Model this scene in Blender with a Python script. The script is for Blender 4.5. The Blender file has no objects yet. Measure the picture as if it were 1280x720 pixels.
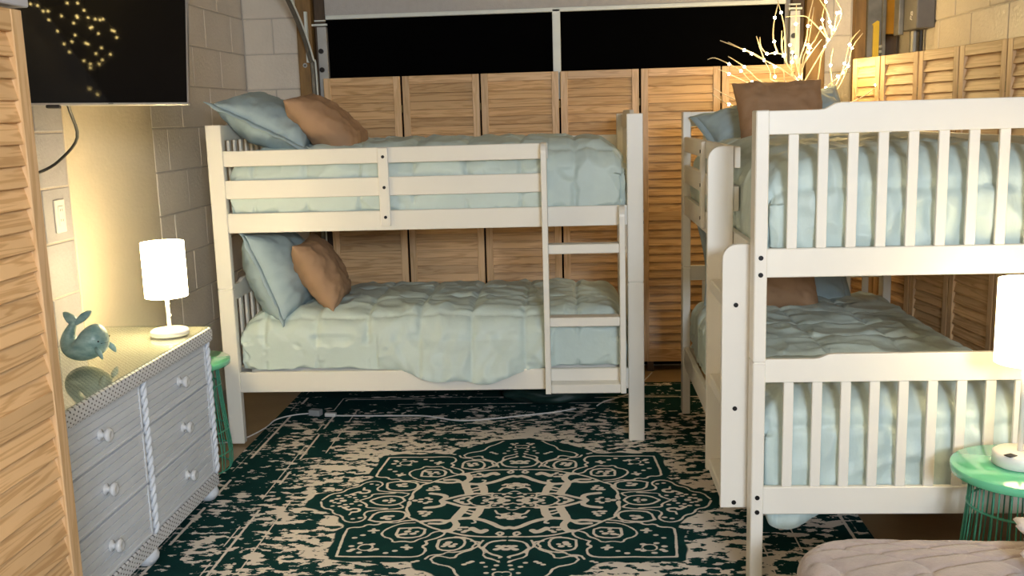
import bpy, bmesh, math, random
import numpy as np
from mathutils import Vector, Matrix, noise

SC = bpy.context.scene
COL = SC.collection
random.seed(7)

# ---------------------------------------------------------------- camera
cam_d = bpy.data.cameras.new('camera')
cam = bpy.data.objects.new('camera', cam_d)
COL.objects.link(cam)
cam_d.sensor_width = 36.0
cam_d.lens = 36.0 * 1234.03 / 1280.0
cam_d.clip_start = 0.05
_R = (0.9976748, 0.0621272, -0.0280207)
_U = (0.0168626, 0.1733384, 0.9847180)
_F = (-0.0660348, 0.9829008, -0.1718877)
cam.matrix_world = Matrix(((_R[0], _U[0], -_F[0], 0), (_R[1], _U[1], -_F[1], 0), (_R[2], _U[2], -_F[2], 1.6556), (0, 0, 0, 1)))
SC.camera = cam

# ---------------------------------------------------------------- world, lights, exposure
w = bpy.data.worlds.new('world'); SC.world = w
w.use_nodes = True
w.node_tree.nodes['Background'].inputs[0].default_value = (0.8, 0.88, 1.0, 1)
w.node_tree.nodes['Background'].inputs[1].default_value = 0.008
SC.view_settings.view_transform = 'Standard'
SC.view_settings.look = 'None'
SC.view_settings.gamma = 1.0
SC.view_settings.use_curve_mapping = False
SC.view_settings.exposure = 0.12

def area(name, loc, target, size, power, color, size_y=None):
    d = bpy.data.lights.new(name, 'AREA')
    d.energy = power; d.color = color; d.size = size
    if size_y: d.shape = 'RECTANGLE'; d.size_y = size_y
    o = bpy.data.objects.new(name, d); COL.objects.link(o)
    o.location = loc
    o.rotation_euler = (Vector(target) - Vector(loc)).to_track_quat('-Z', 'Y').to_euler()
    return o
def point(name, loc, power, color, radius):
    d = bpy.data.lights.new(name, 'POINT'); d.energy = power; d.color = color; d.shadow_soft_size = radius
    o = bpy.data.objects.new(name, d); COL.objects.link(o); o.location = loc
    return o
area('room_light', (1.0, -2.2, 2.45), (-0.5, 4.4, 0.7), 0.9, 245, (0.78, 0.89, 1.0))
area('warm_fill', (-0.35, 0.5, 2.05), (-1.3, 4.6, 0.9), 0.5, 15, (1.0, 0.76, 0.46))  # added warm fill for the back bed's posts, not a lamp in the room

# ---------------------------------------------------------------- helpers
def tag(o, label=None, cat=None, group=None, kind=None):
    if label: o['label'] = label
    if cat: o['category'] = cat
    if group: o['group'] = group
    if kind: o['kind'] = kind
    return o
def link(name, me, mat=None, parent=None, loc=None, rot=None):
    o = bpy.data.objects.new(name, me); COL.objects.link(o)
    if mat is not None and me is not None and len(me.materials) == 0: me.materials.append(mat)
    if parent: o.parent = parent
    if loc is not None: o.location = loc
    if rot is not None: o.rotation_euler = rot
    return o
def thing(name, label, cat, loc=(0, 0, 0), rz=0.0, group=None):
    o = link(name, None, loc=loc, rot=(0, 0, rz))
    o.empty_display_size = 0.1
    return tag(o, label, cat, group)
def copy_tree(o, parent=None):
    kids = list(o.children)
    c = o.copy(); COL.objects.link(c); c.parent = parent
    for k in kids: copy_tree(k, c)
    return c
def smooth(me, on=True):
    me.polygons.foreach_set('use_smooth', [on] * len(me.polygons))
    return me
class MB:
    def __init__(s): s.v = []; s.f = []
    def add(s, v, f):
        n = len(s.v); s.v += [tuple(p) for p in v]; s.f += [tuple(i + n for i in q) for q in f]; return s
    def box(s, x0, x1, y0, y1, z0, z1, b=0.0):
        if b <= 0:
            v = [(x, y, z) for z in (z0, z1) for y in (y0, y1) for x in (x0, x1)]
            return s.add(v, [(0, 2, 3, 1), (4, 5, 7, 6), (0, 1, 5, 4), (2, 6, 7, 3), (0, 4, 6, 2), (1, 3, 7, 5)])
        bm = bmesh.new()
        bmesh.ops.create_cube(bm, size=1.0)
        for q in bm.verts:
            q.co = ((x0 + x1) / 2 + q.co.x * (x1 - x0), (y0 + y1) / 2 + q.co.y * (y1 - y0), (z0 + z1) / 2 + q.co.z * (z1 - z0))
        bmesh.ops.bevel(bm, geom=list(bm.edges), offset=b, segments=2 if b > 0.004 else 1, profile=0.6, affect='EDGES')
        bm.verts.index_update()
        s.add([q.co[:] for q in bm.verts], [[q.index for q in f.verts] for f in bm.faces])
        bm.free(); return s
    def tube(s, pts, r, n=8, cap=True, closed=False):
        P = [Vector(p) for p in pts]; m = len(P)
        rr = r if isinstance(r, (list, tuple)) else [r] * m
        up = None; rings = []
        for i, p in enumerate(P):
            a = P[(i - 1) % m] if (closed or i > 0) else p
            b = P[(i + 1) % m] if (closed or i < m - 1) else p
            t = (b - a).normalized()
            if up is None:
                up = Vector((0, 0, 1)) if abs(t.z) < 0.9 else Vector((1, 0, 0))
            up = (up - t * up.dot(t)).normalized(); sd = t.cross(up)
            rings.append([p + (up * math.cos(2 * math.pi * k / n) + sd * math.sin(2 * math.pi * k / n)) * rr[i] for k in range(n)])
        v = [q for ring in rings for q in ring]; f = []
        for i in range(m if closed else m - 1):
            j = (i + 1) % m
            for k in range(n):
                f.append((i * n + k, i * n + (k + 1) % n, j * n + (k + 1) % n, j * n + k))
        if cap and not closed:
            f.append(tuple(range(n))[::-1]); f.append(tuple((m - 1) * n + k for k in range(n)))
        return s.add(v, f)
    def lathe(s, prof, n=32, axis='Z', c=(0, 0, 0), cap=True):
        v = []; f = []
        for r, z in prof:
            for k in range(n):
                a = 2 * math.pi * k / n
                x, y = r * math.cos(a), r * math.sin(a)
                v.append((c[0] + x, c[1] + y, c[2] + z) if axis == 'Z' else ((c[0] + z, c[1] + x, c[2] + y) if axis == 'X' else (c[0] + x, c[1] + z, c[2] + y)))
        for i in range(len(prof) - 1):
            for k in range(n):
                q = (i * n + k, i * n + (k + 1) % n, (i + 1) * n + (k + 1) % n, (i + 1) * n + k)
                f.append(q if axis != 'Y' else q[::-1])
        if cap and prof[0][0] > 1e-6: f.append(tuple(range(n))[::-1])
        if cap and prof[-1][0] > 1e-6: f.append(tuple((len(prof) - 1) * n + k for k in range(n)))
        return s.add(v, f)
    def prism(s, poly, y0, y1):
        n = len(poly)   # poly in XZ, extruded along Y
        v = [(x, y0, z) for x, z in poly] + [(x, y1, z) for x, z in poly]
        f = [tuple(range(n)), tuple(range(2 * n - 1, n - 1, -1))] + [(i, i + n, (i + 1) % n + n, (i + 1) % n) for i in range(n)]
        return s.add(v, f)
    def sphere(s, c, r, n=8, m=6, sc=(1, 1, 1)):
        prof = [(max(1e-7, math.sin(math.pi * i / m)), -math.cos(math.pi * i / m)) for i in range(m + 1)]
        t = MB().lathe(prof, n)
        return s.add([(c[0] + p[0] * r * sc[0], c[1] + p[1] * r * sc[1], c[2] + p[2] * r * sc[2]) for p in t.v], t.f)
    def mesh(s, name='mesh', sm=False):
        me = bpy.data.meshes.new(name); me.from_pydata(s.v, [], s.f); me.update()
        bm = bmesh.new(); bm.from_mesh(me); bmesh.ops.recalc_face_normals(bm, faces=bm.faces); bm.to_mesh(me); bm.free()
        if sm: smooth(me)
        return me
    def build(s, name, mat, parent=None, sm=False, loc=None, rot=None):
        return link(name, s.mesh(name, sm), mat, parent, loc, rot)
def spline(pts, sub=6):
    P = [Vector(p) for p in pts]; out = []
    for i in range(len(P) - 1):
        a = P[max(i - 1, 0)]; b = P[i]; c = P[i + 1]; d = P[min(i + 2, len(P) - 1)]
        for k in range(sub):
            t = k / sub
            out.append(0.5 * ((2 * b) + (c - a) * t + (2 * a - 5 * b + 4 * c - d) * t * t + (3 * b - a - 3 * c + d) * t ** 3))
    return out + [P[-1]]

# ---------------------------------------------------------------- materials
def new_mat(name):
    m = bpy.data.materials.new(name); m.use_nodes = True
    return m, m.node_tree, m.node_tree.nodes['Principled BSDF']
def N(nt, t, **kw):
    n = nt.nodes.new(t)
    for k, v in kw.items(): setattr(n, k, v)
    return n
def mat(name, col, rough=0.5, var=0.06, scale=6.0, bump=0.0, bscale=60.0, stretch=(1, 1, 1), spec=0.5, metal=0.0, coat=0.0, rand=0.0, col2=None, sheen=0.0):
    m, nt, p = new_mat(name); L = nt.links.new
    tc = N(nt, 'ShaderNodeTexCoord'); mp = N(nt, 'ShaderNodeMapping'); mp.inputs['Scale'].default_value = stretch
    L(tc.outputs['Object'], mp.inputs[0])
    nz = N(nt, 'ShaderNodeTexNoise'); nz.inputs['Scale'].default_value = scale; nz.inputs['Detail'].default_value = 5
    L(mp.outputs[0], nz.inputs['Vector'])
    cr = N(nt, 'ShaderNodeValToRGB'); cr.color_ramp.elements[0].position = 0.3; cr.color_ramp.elements[1].position = 0.7
    c2 = col2 if col2 else tuple(min(1, c * (1 + var)) for c in col); c1 = tuple(c * (1 - var) for c in col)
    cr.color_ramp.elements[0].color = (*c1, 1); cr.color_ramp.elements[1].color = (*c2, 1)
    L(nz.outputs['Fac'], cr.inputs[0]); out = cr.outputs[0]
    if rand > 0:
        oi = N(nt, 'ShaderNodeObjectInfo'); hs = N(nt, 'ShaderNodeHueSaturation')
        mr = N(nt, 'ShaderNodeMapRange'); mr.inputs[3].default_value = 1 - rand; mr.inputs[4].default_value = 1 + rand
        L(oi.outputs['Random'], mr.inputs[0]); L(mr.outputs[0], hs.inputs['Value']); L(out, hs.inputs['Color']); out = hs.outputs[0]
    L(out, p.inputs['Base Color'])
    p.inputs['Roughness'].default_value = rough; p.inputs['Metallic'].default_value = metal
    p.inputs['Specular IOR Level'].default_value = spec; p.inputs['Coat Weight'].default_value = coat
    if sheen: p.inputs['Sheen Weight'].default_value = sheen
    if bump > 0:
        b = N(nt, 'ShaderNodeBump'); b.inputs['Strength'].default_value = bump; b.inputs['Distance'].default_value = 0.01
        n2 = N(nt, 'ShaderNodeTexNoise'); n2.inputs['Scale'].default_value = bscale; n2.inputs['Detail'].default_value = 4
        L(mp.outputs[0], n2.inputs['Vector']); L(n2.outputs['Fac'], b.inputs['Height']); L(b.outputs[0], p.inputs['Normal'])
    return m
def wood(name, axis, light, dark):
    m, nt, p = new_mat(name); L = nt.links.new
    tc = N(nt, 'ShaderNodeTexCoord'); oi = N(nt, 'ShaderNodeObjectInfo')
    mp = N(nt, 'ShaderNodeMapping'); mp.inputs['Scale'].default_value = (1.6, 14, 26) if axis == 'X' else (26, 14, 1.6)
    va = N(nt, 'ShaderNodeVectorMath', operation='ADD'); sc = N(nt, 'ShaderNodeVectorMath', operation='SCALE')
    cb = N(nt, 'ShaderNodeCombineXYZ')
    for i in range(3): L(oi.outputs['Random'], cb.inputs[i])
    L(cb.outputs[0], sc.inputs[0]); sc.inputs['Scale'].default_value = 37.0
    L(tc.outputs['Object'], va.inputs[0]); L(sc.outputs[0], va.inputs[1]); L(va.outputs[0], mp.inputs[0])
    nz = N(nt, 'ShaderNodeTexNoise'); nz.inputs['Scale'].default_value = 1.0; nz.inputs['Detail'].default_value = 3; nz.inputs['Distortion'].default_value = 0.6
    L(mp.outputs[0], nz.inputs['Vector'])
    sn = N(nt, 'ShaderNodeMath', operation='MULTIPLY'); sn.inputs[1].default_value = 34.0; L(nz.outputs['Fac'], sn.inputs[0])
    si = N(nt, 'ShaderNodeMath', operation='SINE'); L(sn.outputs[0], si.inputs[0])
    mr = N(nt, 'ShaderNodeMapRange'); mr.inputs[1].default_value = -1; L(si.outputs[0], mr.inputs[0])
    cr = N(nt, 'ShaderNodeValToRGB'); e = cr.color_ramp.elements
    e[0].position = 0.0; e[0].color = (*dark, 1); e[1].position = 0.55; e[1].color = (*light, 1)
    L(mr.outputs[0], cr.inputs[0])
    hs = N(nt, 'ShaderNodeHueSaturation'); m2 = N(nt, 'ShaderNodeMapRange'); m2.inputs[3].default_value = 0.84; m2.inputs[4].default_value = 1.12
    L(oi.outputs['Random'], m2.inputs[0]); L(m2.outputs[0], hs.inputs['Value']); L(cr.outputs[0], hs.inputs['Color'])
    L(hs.outputs[0], p.inputs['Base Color'])
    p.inputs['Roughness'].default_value = 0.45
    b = N(nt, 'ShaderNodeBump'); b.inputs['Strength'].default_value = 0.08; b.inputs['Distance'].default_value = 0.003
    L(mr.outputs[0], b.inputs['Height']); L(b.outputs[0], p.inputs['Normal'])
    return m
def glow(name, col, strength, base=(0.9, 0.85, 0.75)):
    m, nt, p = new_mat(name)
    p.inputs['Base Color'].default_value = (*base, 1); p.inputs['Emission Color'].default_value = (*col, 1)
    p.inputs['Emission Strength'].default_value = strength; p.inputs['Roughness'].default_value = 0.7
    return m
M = {}
M['white'] = mat('white_paint', (0.83, 0.80, 0.735), 0.38, 0.02, 3)
M['block'] = mat('painted_block', (0.72, 0.65, 0.565), 0.32, 0.05, 5, bump=0.35, bscale=55, rand=0.04)
M['mortar'] = mat('painted_mortar', (0.52, 0.47, 0.42), 0.5, 0.06, 8, bump=0.4, bscale=70)
M['plaster'] = mat('glossy_plaster', (0.74, 0.64, 0.47), 0.25, 0.03, 3, bump=0.16, bscale=30, stretch=(1, 1, 2.2))  # cream brightened so the colour carries the lamp's glow on the wall
M['floor'] = mat('tan_floor', (0.34, 0.235, 0.125), 0.35, 0.15, 3, bump=0.1)
M['ceil'] = mat('ceiling_paint', (0.45, 0.42, 0.37), 0.8, 0.03)
M['pine_h'] = wood('pine_along', 'X', (0.70, 0.455, 0.235), (0.54, 0.32, 0.145))
M['pine_v'] = wood('pine_upright', 'Z', (0.74, 0.50, 0.28), (0.62, 0.39, 0.19))
M['black'] = mat('black_panel', (0.0012, 0.0012, 0.0014), 0.8, 0.1, spec=0.02)
M['dark'] = mat('dark_gap', (0.01, 0.009, 0.008), 0.8, 0.1)
M['aqua'] = mat('aqua_cotton', (0.56, 0.67, 0.65), 0.5, 0.04, 9, bump=0.4, bscale=13, stretch=(1, 1.6, 1))
M['pillow_blue'] = mat('dusty_blue_cotton', (0.36, 0.465, 0.51), 0.65, 0.06, 7, bump=0.5, bscale=9, stretch=(1, 1.8, 1))
M['tan'] = mat('tan_cotton', (0.37, 0.225, 0.13), 0.7, 0.06, 7, bump=0.22, bscale=10, stretch=(1, 1.6, 1))
M['mattress'] = mat('mattress_ticking', (0.7, 0.7, 0.68), 0.8, 0.03)
M['metal'] = mat('galvanised_steel', (0.45, 0.45, 0.44), 0.5, 0.08, 12, metal=0.5)
M['white_metal'] = mat('white_steel', (0.74, 0.78, 0.74), 0.4, 0.04, 9)
M['door_grey'] = mat('grey_door_panel', (0.48, 0.46, 0.45), 0.7, 0.05, 25, bump=0.25, bscale=90)
M['stud'] = mat('aged_lumber', (0.25, 0.14, 0.045), 0.6, 0.3, 7, stretch=(4, 4, 0.6), bump=0.15)
M['stud_dark'] = mat('dark_lumber', (0.09, 0.055, 0.03), 0.6, 0.3, 7, stretch=(4, 4, 0.6))
M['amber'] = mat('amber_plywood', (0.50, 0.27, 0.04), 0.55, 0.15, 9)
M['steel_dark'] = mat('dull_grey_steel', (0.20, 0.185, 0.155), 0.45, 0.2, 14, metal=0.4)
M['yellow'] = mat('yellow_plastic', (0.75, 0.50, 0.03), 0.4, 0.1, 9)
M['bolt'] = mat('black_bolt', (0.02, 0.02, 0.022), 0.35, 0.1, metal=0.6)
M['rubber'] = mat('black_rubber', (0.012, 0.012, 0.012), 0.4, 0.1)
M['grey_board'] = mat('grey_painted_board', (0.42, 0.44, 0.50), 0.55, 0.05)
M['dresser'] = mat('whitewashed_dresser', (0.74, 0.785, 0.86), 0.5, 0.04, 5, stretch=(1, 1, 5), bump=0.12, bscale=40)
M['knob'] = mat('white_porcelain', (0.72, 0.74, 0.78), 0.12, 0.02, coat=0.6)
M['mint'] = mat('mint_enamel', (0.14, 0.56, 0.33), 0.12, 0.03, 4, coat=0.6)
M['mint_wire'] = mat('mint_wire', (0.07, 0.33, 0.22), 0.3, 0.05, 4)
M['lamp_white'] = mat('white_lamp_base', (0.78, 0.77, 0.74), 0.3, 0.02)
M['shade'] = glow('lit_lamp_shade', (1.0, 0.78, 0.42), 27.0)
M['shade_soft'] = glow('lit_lamp_shade_soft', (1.0, 0.80, 0.46), 8.0)
M['twig'] = mat('warm_white_twig', (0.72, 0.60, 0.40), 0.5, 0.1)
M['led'] = glow('lit_led', (1.0, 0.78, 0.38), 120.0)
M['led_cool'] = glow('lit_string_led', (1.0, 0.72, 0.25), 60.0)
M['whale'] = mat('teal_glaze', (0.19, 0.36, 0.36), 0.35, 0.2, 22, col2=(0.38, 0.54, 0.52), bump=0.3, bscale=45, coat=0.2, stretch=(1, 1, 1.6))
M['ottoman'] = mat('taupe_velour', (0.44, 0.36, 0.335), 0.85, 0.12, 14, bump=0.3, bscale=120, sheen=0.4)
M['towel'] = mat('white_terry', (0.78, 0.72, 0.70), 0.9, 0.04, 20, bump=0.4, bscale=200)
M['cord'] = mat('white_cord', (0.70, 0.68, 0.66), 0.45, 0.03)
M['cord_grey'] = mat('grey_plug', (0.35, 0.36, 0.37), 0.5, 0.05)
M['bag'] = mat('dark_green_nylon', (0.010, 0.035, 0.028), 0.55, 0.2, 8)
M['brass'] = mat('dull_brass', (0.35, 0.26, 0.12), 0.4, 0.1, metal=0.8)
M['tv_frame'] = mat('silver_bezel', (0.55, 0.55, 0.57), 0.3, 0.03, metal=0.8)
M['outlet'] = mat('white_plate', (0.70, 0.69, 0.68), 0.35, 0.02)
M['conduit'] = mat('painted_conduit', (0.72, 0.70, 0.66), 0.4, 0.03)
M['box_grey'] = mat('grey_opener_box', (0.16, 0.15, 0.14), 0.5, 0.1, 12)
m, nt, p = new_mat('tv_screen'); M['screen'] = m
_n = N(nt, 'ShaderNodeTexNoise'); _n.inputs['Scale'].default_value = 3
_r = N(nt, 'ShaderNodeMapRange'); _r.inputs[3].default_value = 0.03; _r.inputs[4].default_value = 0.05
nt.links.new(_n.outputs['Fac'], _r.inputs[0]); nt.links.new(_r.outputs[0], p.inputs['Roughness'])
p.inputs['Base Color'].default_value = (0.003, 0.0025, 0.0025, 1); p.inputs['Specular IOR Level'].default_value = 0.22
# thin pane of glass on the dresser: clear with a fresnel reflection
m = bpy.data.materials.new('thin_glass'); m.use_nodes = True; M['glass'] = m; nt = m.node_tree; nt.nodes.clear()
_t = N(nt, 'ShaderNodeBsdfTransparent'); _t.inputs[0].default_value = (0.93, 0.97, 0.95, 1)
_g = N(nt, 'ShaderNodeBsdfGlossy'); _g.inputs['Roughness'].default_value = 0.02
_l = N(nt, 'ShaderNodeLayerWeight'); _l.inputs[0].default_value = 0.5; _q = N(nt, 'ShaderNodeMath', operation='POWER'); _q.inputs[1].default_value = 4.0; nt.links.new(_l.outputs['Facing'], _q.inputs[0])
_f = N(nt, 'ShaderNodeMath', operation='MULTIPLY_ADD'); _f.inputs[1].default_value = 0.9; _f.inputs[2].default_value = 0.045; nt.links.new(_q.outputs[0], _f.inputs[0])
_x = N(nt, 'ShaderNodeMixShader'); _o = N(nt, 'ShaderNodeOutputMaterial')
nt.links.new(_f.outputs[0], _x.inputs[0]); nt.links.new(_t.outputs[0], _x.inputs[1]); nt.links.new(_g.outputs[0], _x.inputs[2]); nt.links.new(_x.outputs[0], _o.inputs[0])
def weave(name, light, dark, sc):
    m, nt, p = new_mat(name); L = nt.links.new
    tc = N(nt, 'ShaderNodeTexCoord'); 
    def math_(op, a, b=None):
        n = N(nt, 'ShaderNodeMath', operation=op)
        for k, x in enumerate((a, b)):
            if x is None: continue
            if isinstance(x, (int, float)): n.inputs[k].default_value = x
            else: L(x, n.inputs[k])
        return n.outputs[0]
    sx = N(nt, 'ShaderNodeSeparateXYZ'); L(tc.outputs['Object'], sx.inputs[0])
    v_ = math_('ADD', math_('MULTIPLY', sx.outputs[2], sc[1]), math_('MULTIPLY', sx.outputs[0], sc[1]))
    u_ = math_('MULTIPLY', sx.outputs[1], sc[0])
    f_ = math_('MULTIPLY', math_('SINE', math_('ADD', u_, math_('MULTIPLY', v_, 0.18))), math_('SINE', v_))
    mr = N(nt, 'ShaderNodeMapRange', interpolation_type='SMOOTHSTEP'); mr.inputs[1].default_value = sc[2]; mr.inputs[2].default_value = sc[2] + 0.3; L(f_, mr.inputs[0])
    mx = N(nt, 'ShaderNodeMix', data_type='RGBA'); mx.inputs['A'].default_value = (*light, 1); mx.inputs['B'].default_value = (*dark, 1)
    L(mr.outputs[0], mx.inputs['Factor']); L(mx.outputs['Result'], p.inputs['Base Color']); p.inputs['Roughness'].default_value = 0.5
    b = N(nt, 'ShaderNodeBump'); b.invert = True; b.inputs['Strength'].default_value = 0.6; b.inputs['Distance'].default_value = 0.003
    L(mr.outputs[0], b.inputs['Height']); L(b.outputs[0], p.inputs['Normal'])
    return m
M['wicker'] = weave('whitewashed_wicker', (0.78, 0.79, 0.83), (0.14, 0.14, 0.16), (210, 300, 0.45))
M['wicker_top'] = weave('grey_wicker_top', (0.80, 0.75, 0.66), (0.42, 0.37, 0.29), (300, 300, 0.2))

# ---------------------------------------------------------------- room shell
XL, XR, YB, YF, ZC = -2.11, 2.0, 6.40, -2.4, 2.60
def struct(o, label=None): o['kind'] = 'structure'; return o
struct(MB().box(XL - .2, XR + .2, YF - .2, YB + .2, -0.1, 0).build('floor', M['floor']))
struct(MB().box(XL - .2, XR + .2, YF - .2, YB + .2, ZC, ZC + .1).build('ceiling', M['ceil']))
wl = struct(MB().box(XL - .2, XL - 0.0035, YF - .2, YB + .2, 0, ZC).build('wall_left', M['mortar']))
wr = struct(MB().box(XR + 0.0035, XR + .2, YF - .2, YB + .2, 0, ZC).build('wall_right', M['mortar']))
wb = struct(MB().box(XL - .01, XR + .01, YB + 0.0035, YB + .2, 0, ZC).build('wall_back', M['mortar']))
M['far_wall'] = mat('far_wall_paint', (0.35, 0.31, 0.27), 0.7, 0.05)
struct(MB().box(XL - .01, XR + .01, YF - .2, YF, 0, ZC).build('wall_front', M['far_wall']))
# painted concrete blocks, each a piece of its wall
_bm = {}
M['block_shade'] = mat('shaded_block', (0.40, 0.39, 0.42), 0.4, 0.05, 5, bump=0.35, bscale=55, rand=0.04)  # cooler, darker block colour imitating blocks the lamp glow leaves dim
def block(wall, axis, a0, a1, z0, z1, face):
    L = round(a1 - a0, 3); H = round(z1 - z0, 3); shaded = axis == 'L' and a1 < 4.02; k = (axis, L, H, shaded)
    if k not in _bm:
        b = MB().box(0, 0.02, 0, L, 0, H, 0.003) if axis == 'L' else (MB().box(-0.02, 0, 0, L, 0, H, 0.003) if axis == 'R' else MB().box(0, L, -0.02, 0, 0, H, 0.003))
        _bm[k] = b.mesh('block'); _bm[k].materials.append(M['block_shade' if shaded else 'block'])
    j = random.uniform(-0.0015, 0.0015)
    loc = (face - 0.02 + j, a0, z0) if axis == 'L' else ((face + 0.02 + j, a0, z0) if axis == 'R' else (a0, face + 0.02 + j, z0))
    link('block', _bm[k], None, wall, loc)
def course(wall, axis, a0, a1, face, zs, skip=None, start=0.0):
    g = 0.0035
    for i, (z0, z1) in enumerate(zs):
        a = a0 + (start if i % 2 == 0 else start - 0.22)
        while a < a1 - 0.03:
            b0, b1 = max(a, a0), min(a + 0.44, a1)
            if b1 - b0 > 0.06 and not (skip and skip(b0, b1, z0, z1)):
                block(wall, axis, b0 + g, b1 - g, z0 + g, z1 - g, face)
            a += 0.44
Z = [(max(0, 0.086 + 0.2223 * k), min(ZC, 0.086 + 0.2223 * (k + 1))) for k in range(0, 11)]
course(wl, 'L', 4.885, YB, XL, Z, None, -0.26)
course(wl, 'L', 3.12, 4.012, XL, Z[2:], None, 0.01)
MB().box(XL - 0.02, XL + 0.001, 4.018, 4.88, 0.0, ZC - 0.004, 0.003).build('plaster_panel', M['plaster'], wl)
course(wb, 'B', XL, -1.725, YB, Z, None, -0.03)
course(wb, 'B', 1.545, 1.715, YB, Z, None, -0.16)
course(wr, 'R', 2.4, YB - 0.0, XR, [(a + 0.02, b + 0.02) for a, b in Z[7:10]], None, 0.0)

# garage door in the back wall
door = struct(link('door_1', None, loc=(0, 6.34, 0)))
MB().box(-1.56, 1.30, 0.0, 0.05, 2.305, ZC - .01, 0.004).build('upper_section', M['door_grey'], door)
MB().box(-1.56, 1.30, 0.015, 0.05, 0.02, 2.285).build('dark_section', M['black'], door)
MB().box(-1.555, 1.30, -0.012, 0.03, 2.283, 2.309, 0.003).build('edge_trim', M['white_metal'], door)
MB().box(-0.128, -0.078, -0.012, 0.02, 1.75, 2.30, 0.003).build('center_stile', M['white_metal'], door)
for x in (-1.612, 1.325):
    st = MB().box(x, x + 0.062, -0.02, 0.02, 1.70, 2.24, 0.003).build('end_stile', M['metal'], door)
    for z in (1.975, 2.09):
        MB().lathe([(0.0001, -0.012), (0.016, -0.012), (0.016, 0.0)], 12, 'Y', (x + 0.022, -0.02, z)).build('screw', M['bolt'], st)
    MB().box(x - 0.045 if x < 0 else x - 0.01, x + 0.07, -0.03, -0.014, 2.245, 2.257).box(x - 0.01, x + 0.06, -0.03, -0.014, 2.272, 2.28).build('roller_bracket', M['white_metal'], st)
struct(MB().box(-1.735, -1.64, 6.30, 6.40, 0, ZC - .005, 0.003).build('trim_1', M['stud']))
struct(MB().box(-1.63, -1.56, 6.345, 6.40, 0, ZC - .005, 0.003).build('trim_2', M['stud_dark']))
struct(MB().box(1.42, 1.535, 6.30, 6.40, 0, ZC - .005, 0.003).build('trim_3', M['stud']))
struct(MB().box(1.34, 1.415, 6.345, 6.40, 0, ZC - .005, 0.003).build('trim_4', M['stud_dark']))
struct(MB().box(1.72, 1.785, 6.33, 6.40, 0, ZC - .005, 0.003).build('trim_5', M['stud']))
struct(MB().box(1.888, 1.972, 6.29, 6.37, 2.08, ZC - .005, 0.003).build('trim_6', M['amber']))
struct(MB().box(1.888, 1.972, 6.345, 6.40, 0.0, 2.075, 0.003).build('trim_7', M['stud_dark']))
wash = MB().lathe([(0.006, -0.006), (0.014, -0.006), (0.014, 0), (0.006, 0), (0.006, -0.006)], 16, 'Y', (-1.693, 6.299, 2.005)).build('washer', M['metal'])
tag(wash, 'small round metal washer screwed to the brown post left of the black garage door', 'washer')
# curved lift tracks
def track(name, x, label, flip):
    t = thing(name, label, 'track', (0, 0, 0))
    pts = [(x, 6.27, 0.05), (x, 6.27, 1.2), (x, 6.27, 1.95)] + [(x - flip * 0.010 * k, 6.27 - 0.012 * k * k, 1.95 + 0.085 * k) for k in range(1, 7)]
    P = spline(pts, 4)
    MB().tube(P, 0.017, 6).build('rail', M['steel_dark'], t)
    MB().tube([p + Vector((flip * 0.022, -0.016, 0)) for p in P], 0.006, 6).build('rail_lip', M['white_metal'], t)
    MB().box(x - 0.03 * flip - 0.008, x - 0.03 * flip + 0.008, 6.262, 6.29, 2.02, 2.33).build('bracket', M['white_metal'], t)
track('door_track', -1.635, 'curved grey steel lift track on the left side of the black garage door', 1)
# right corner hardware
pt = thing('steel_post', 'dull grey steel post standing in the right back corner behind the louvered panels', 'post', (1.835, 6.33, 0))
MB().box(-0.052, 0.052, -0.03, 0.03, 0, ZC - .01, 0.004).build('web', M['steel_dark'], pt)
MB().box(0.03, 0.052, -0.055, -0.03, 0, ZC - .01, 0.002).build('flange', M['steel_dark'], pt)
lv = thing('yellow_bracket', 'narrow yellow strip bolted to the grey steel post in the right back corner', 'bracket', (1.832, 6.292, 1.94))
MB().prism([(-0.016, -0.06), (0.018, -0.06), (0.018, 0.215), (0.006, 0.22), (-0.022, 0.20), (-0.016, 0.19)], -0.008, 0.006).build('strip', M['yellow'], lv)
for z in (0.035, 0.065): MB().sphere((0.028, -0.012, z), 0.012, 10, 6).build('bolt', M['metal'], lv)
bx = thing('opener_box', 'grey metal control box with white lettering high on the right wall by the back corner', 'box', (1.995, 5.92, 2.07))
MB().box(-0.10, 0, -0.16, 0.10, 0.0, 0.34, 0.008).build('housing', M['box_grey'], bx)
MB().box(-0.13, -0.1, 0.05, 0.14, -0.02, 0.32, 0.006).build('side_cover', M['steel_dark'], bx)
_c = bpy.data.curves.new('lettering', 'FONT'); _c.body = 'PB'; _c.size = 0.05; _c.extrude = 0.001
_t = bpy.data.objects.new('lettering', _c); COL.objects.link(_t)
_dg = bpy.context.evaluated_depsgraph_get(); _me = bpy.data.meshes.new_from_object(_t.evaluated_get(_dg)); bpy.data.objects.remove(_t)
link('lettering', _me, M['cord'], bx, (-0.102, -0.09, 0.045), (math.pi / 2, math.radians(-75), -math.pi / 2))
MB().tube([(0.0, 0.0, 0), (0, 0, -2.05)], 0.028, 12).build('conduit', M['steel_dark'], bx, loc=(-0.035, 0.06, 0.0))
MB().tube([(0.0, 0.0, 0), (0, 0, -2.05)], 0.012, 8).build('cable', M['rubber'], bx, loc=(-0.02, -0.01, 0.0))

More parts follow.
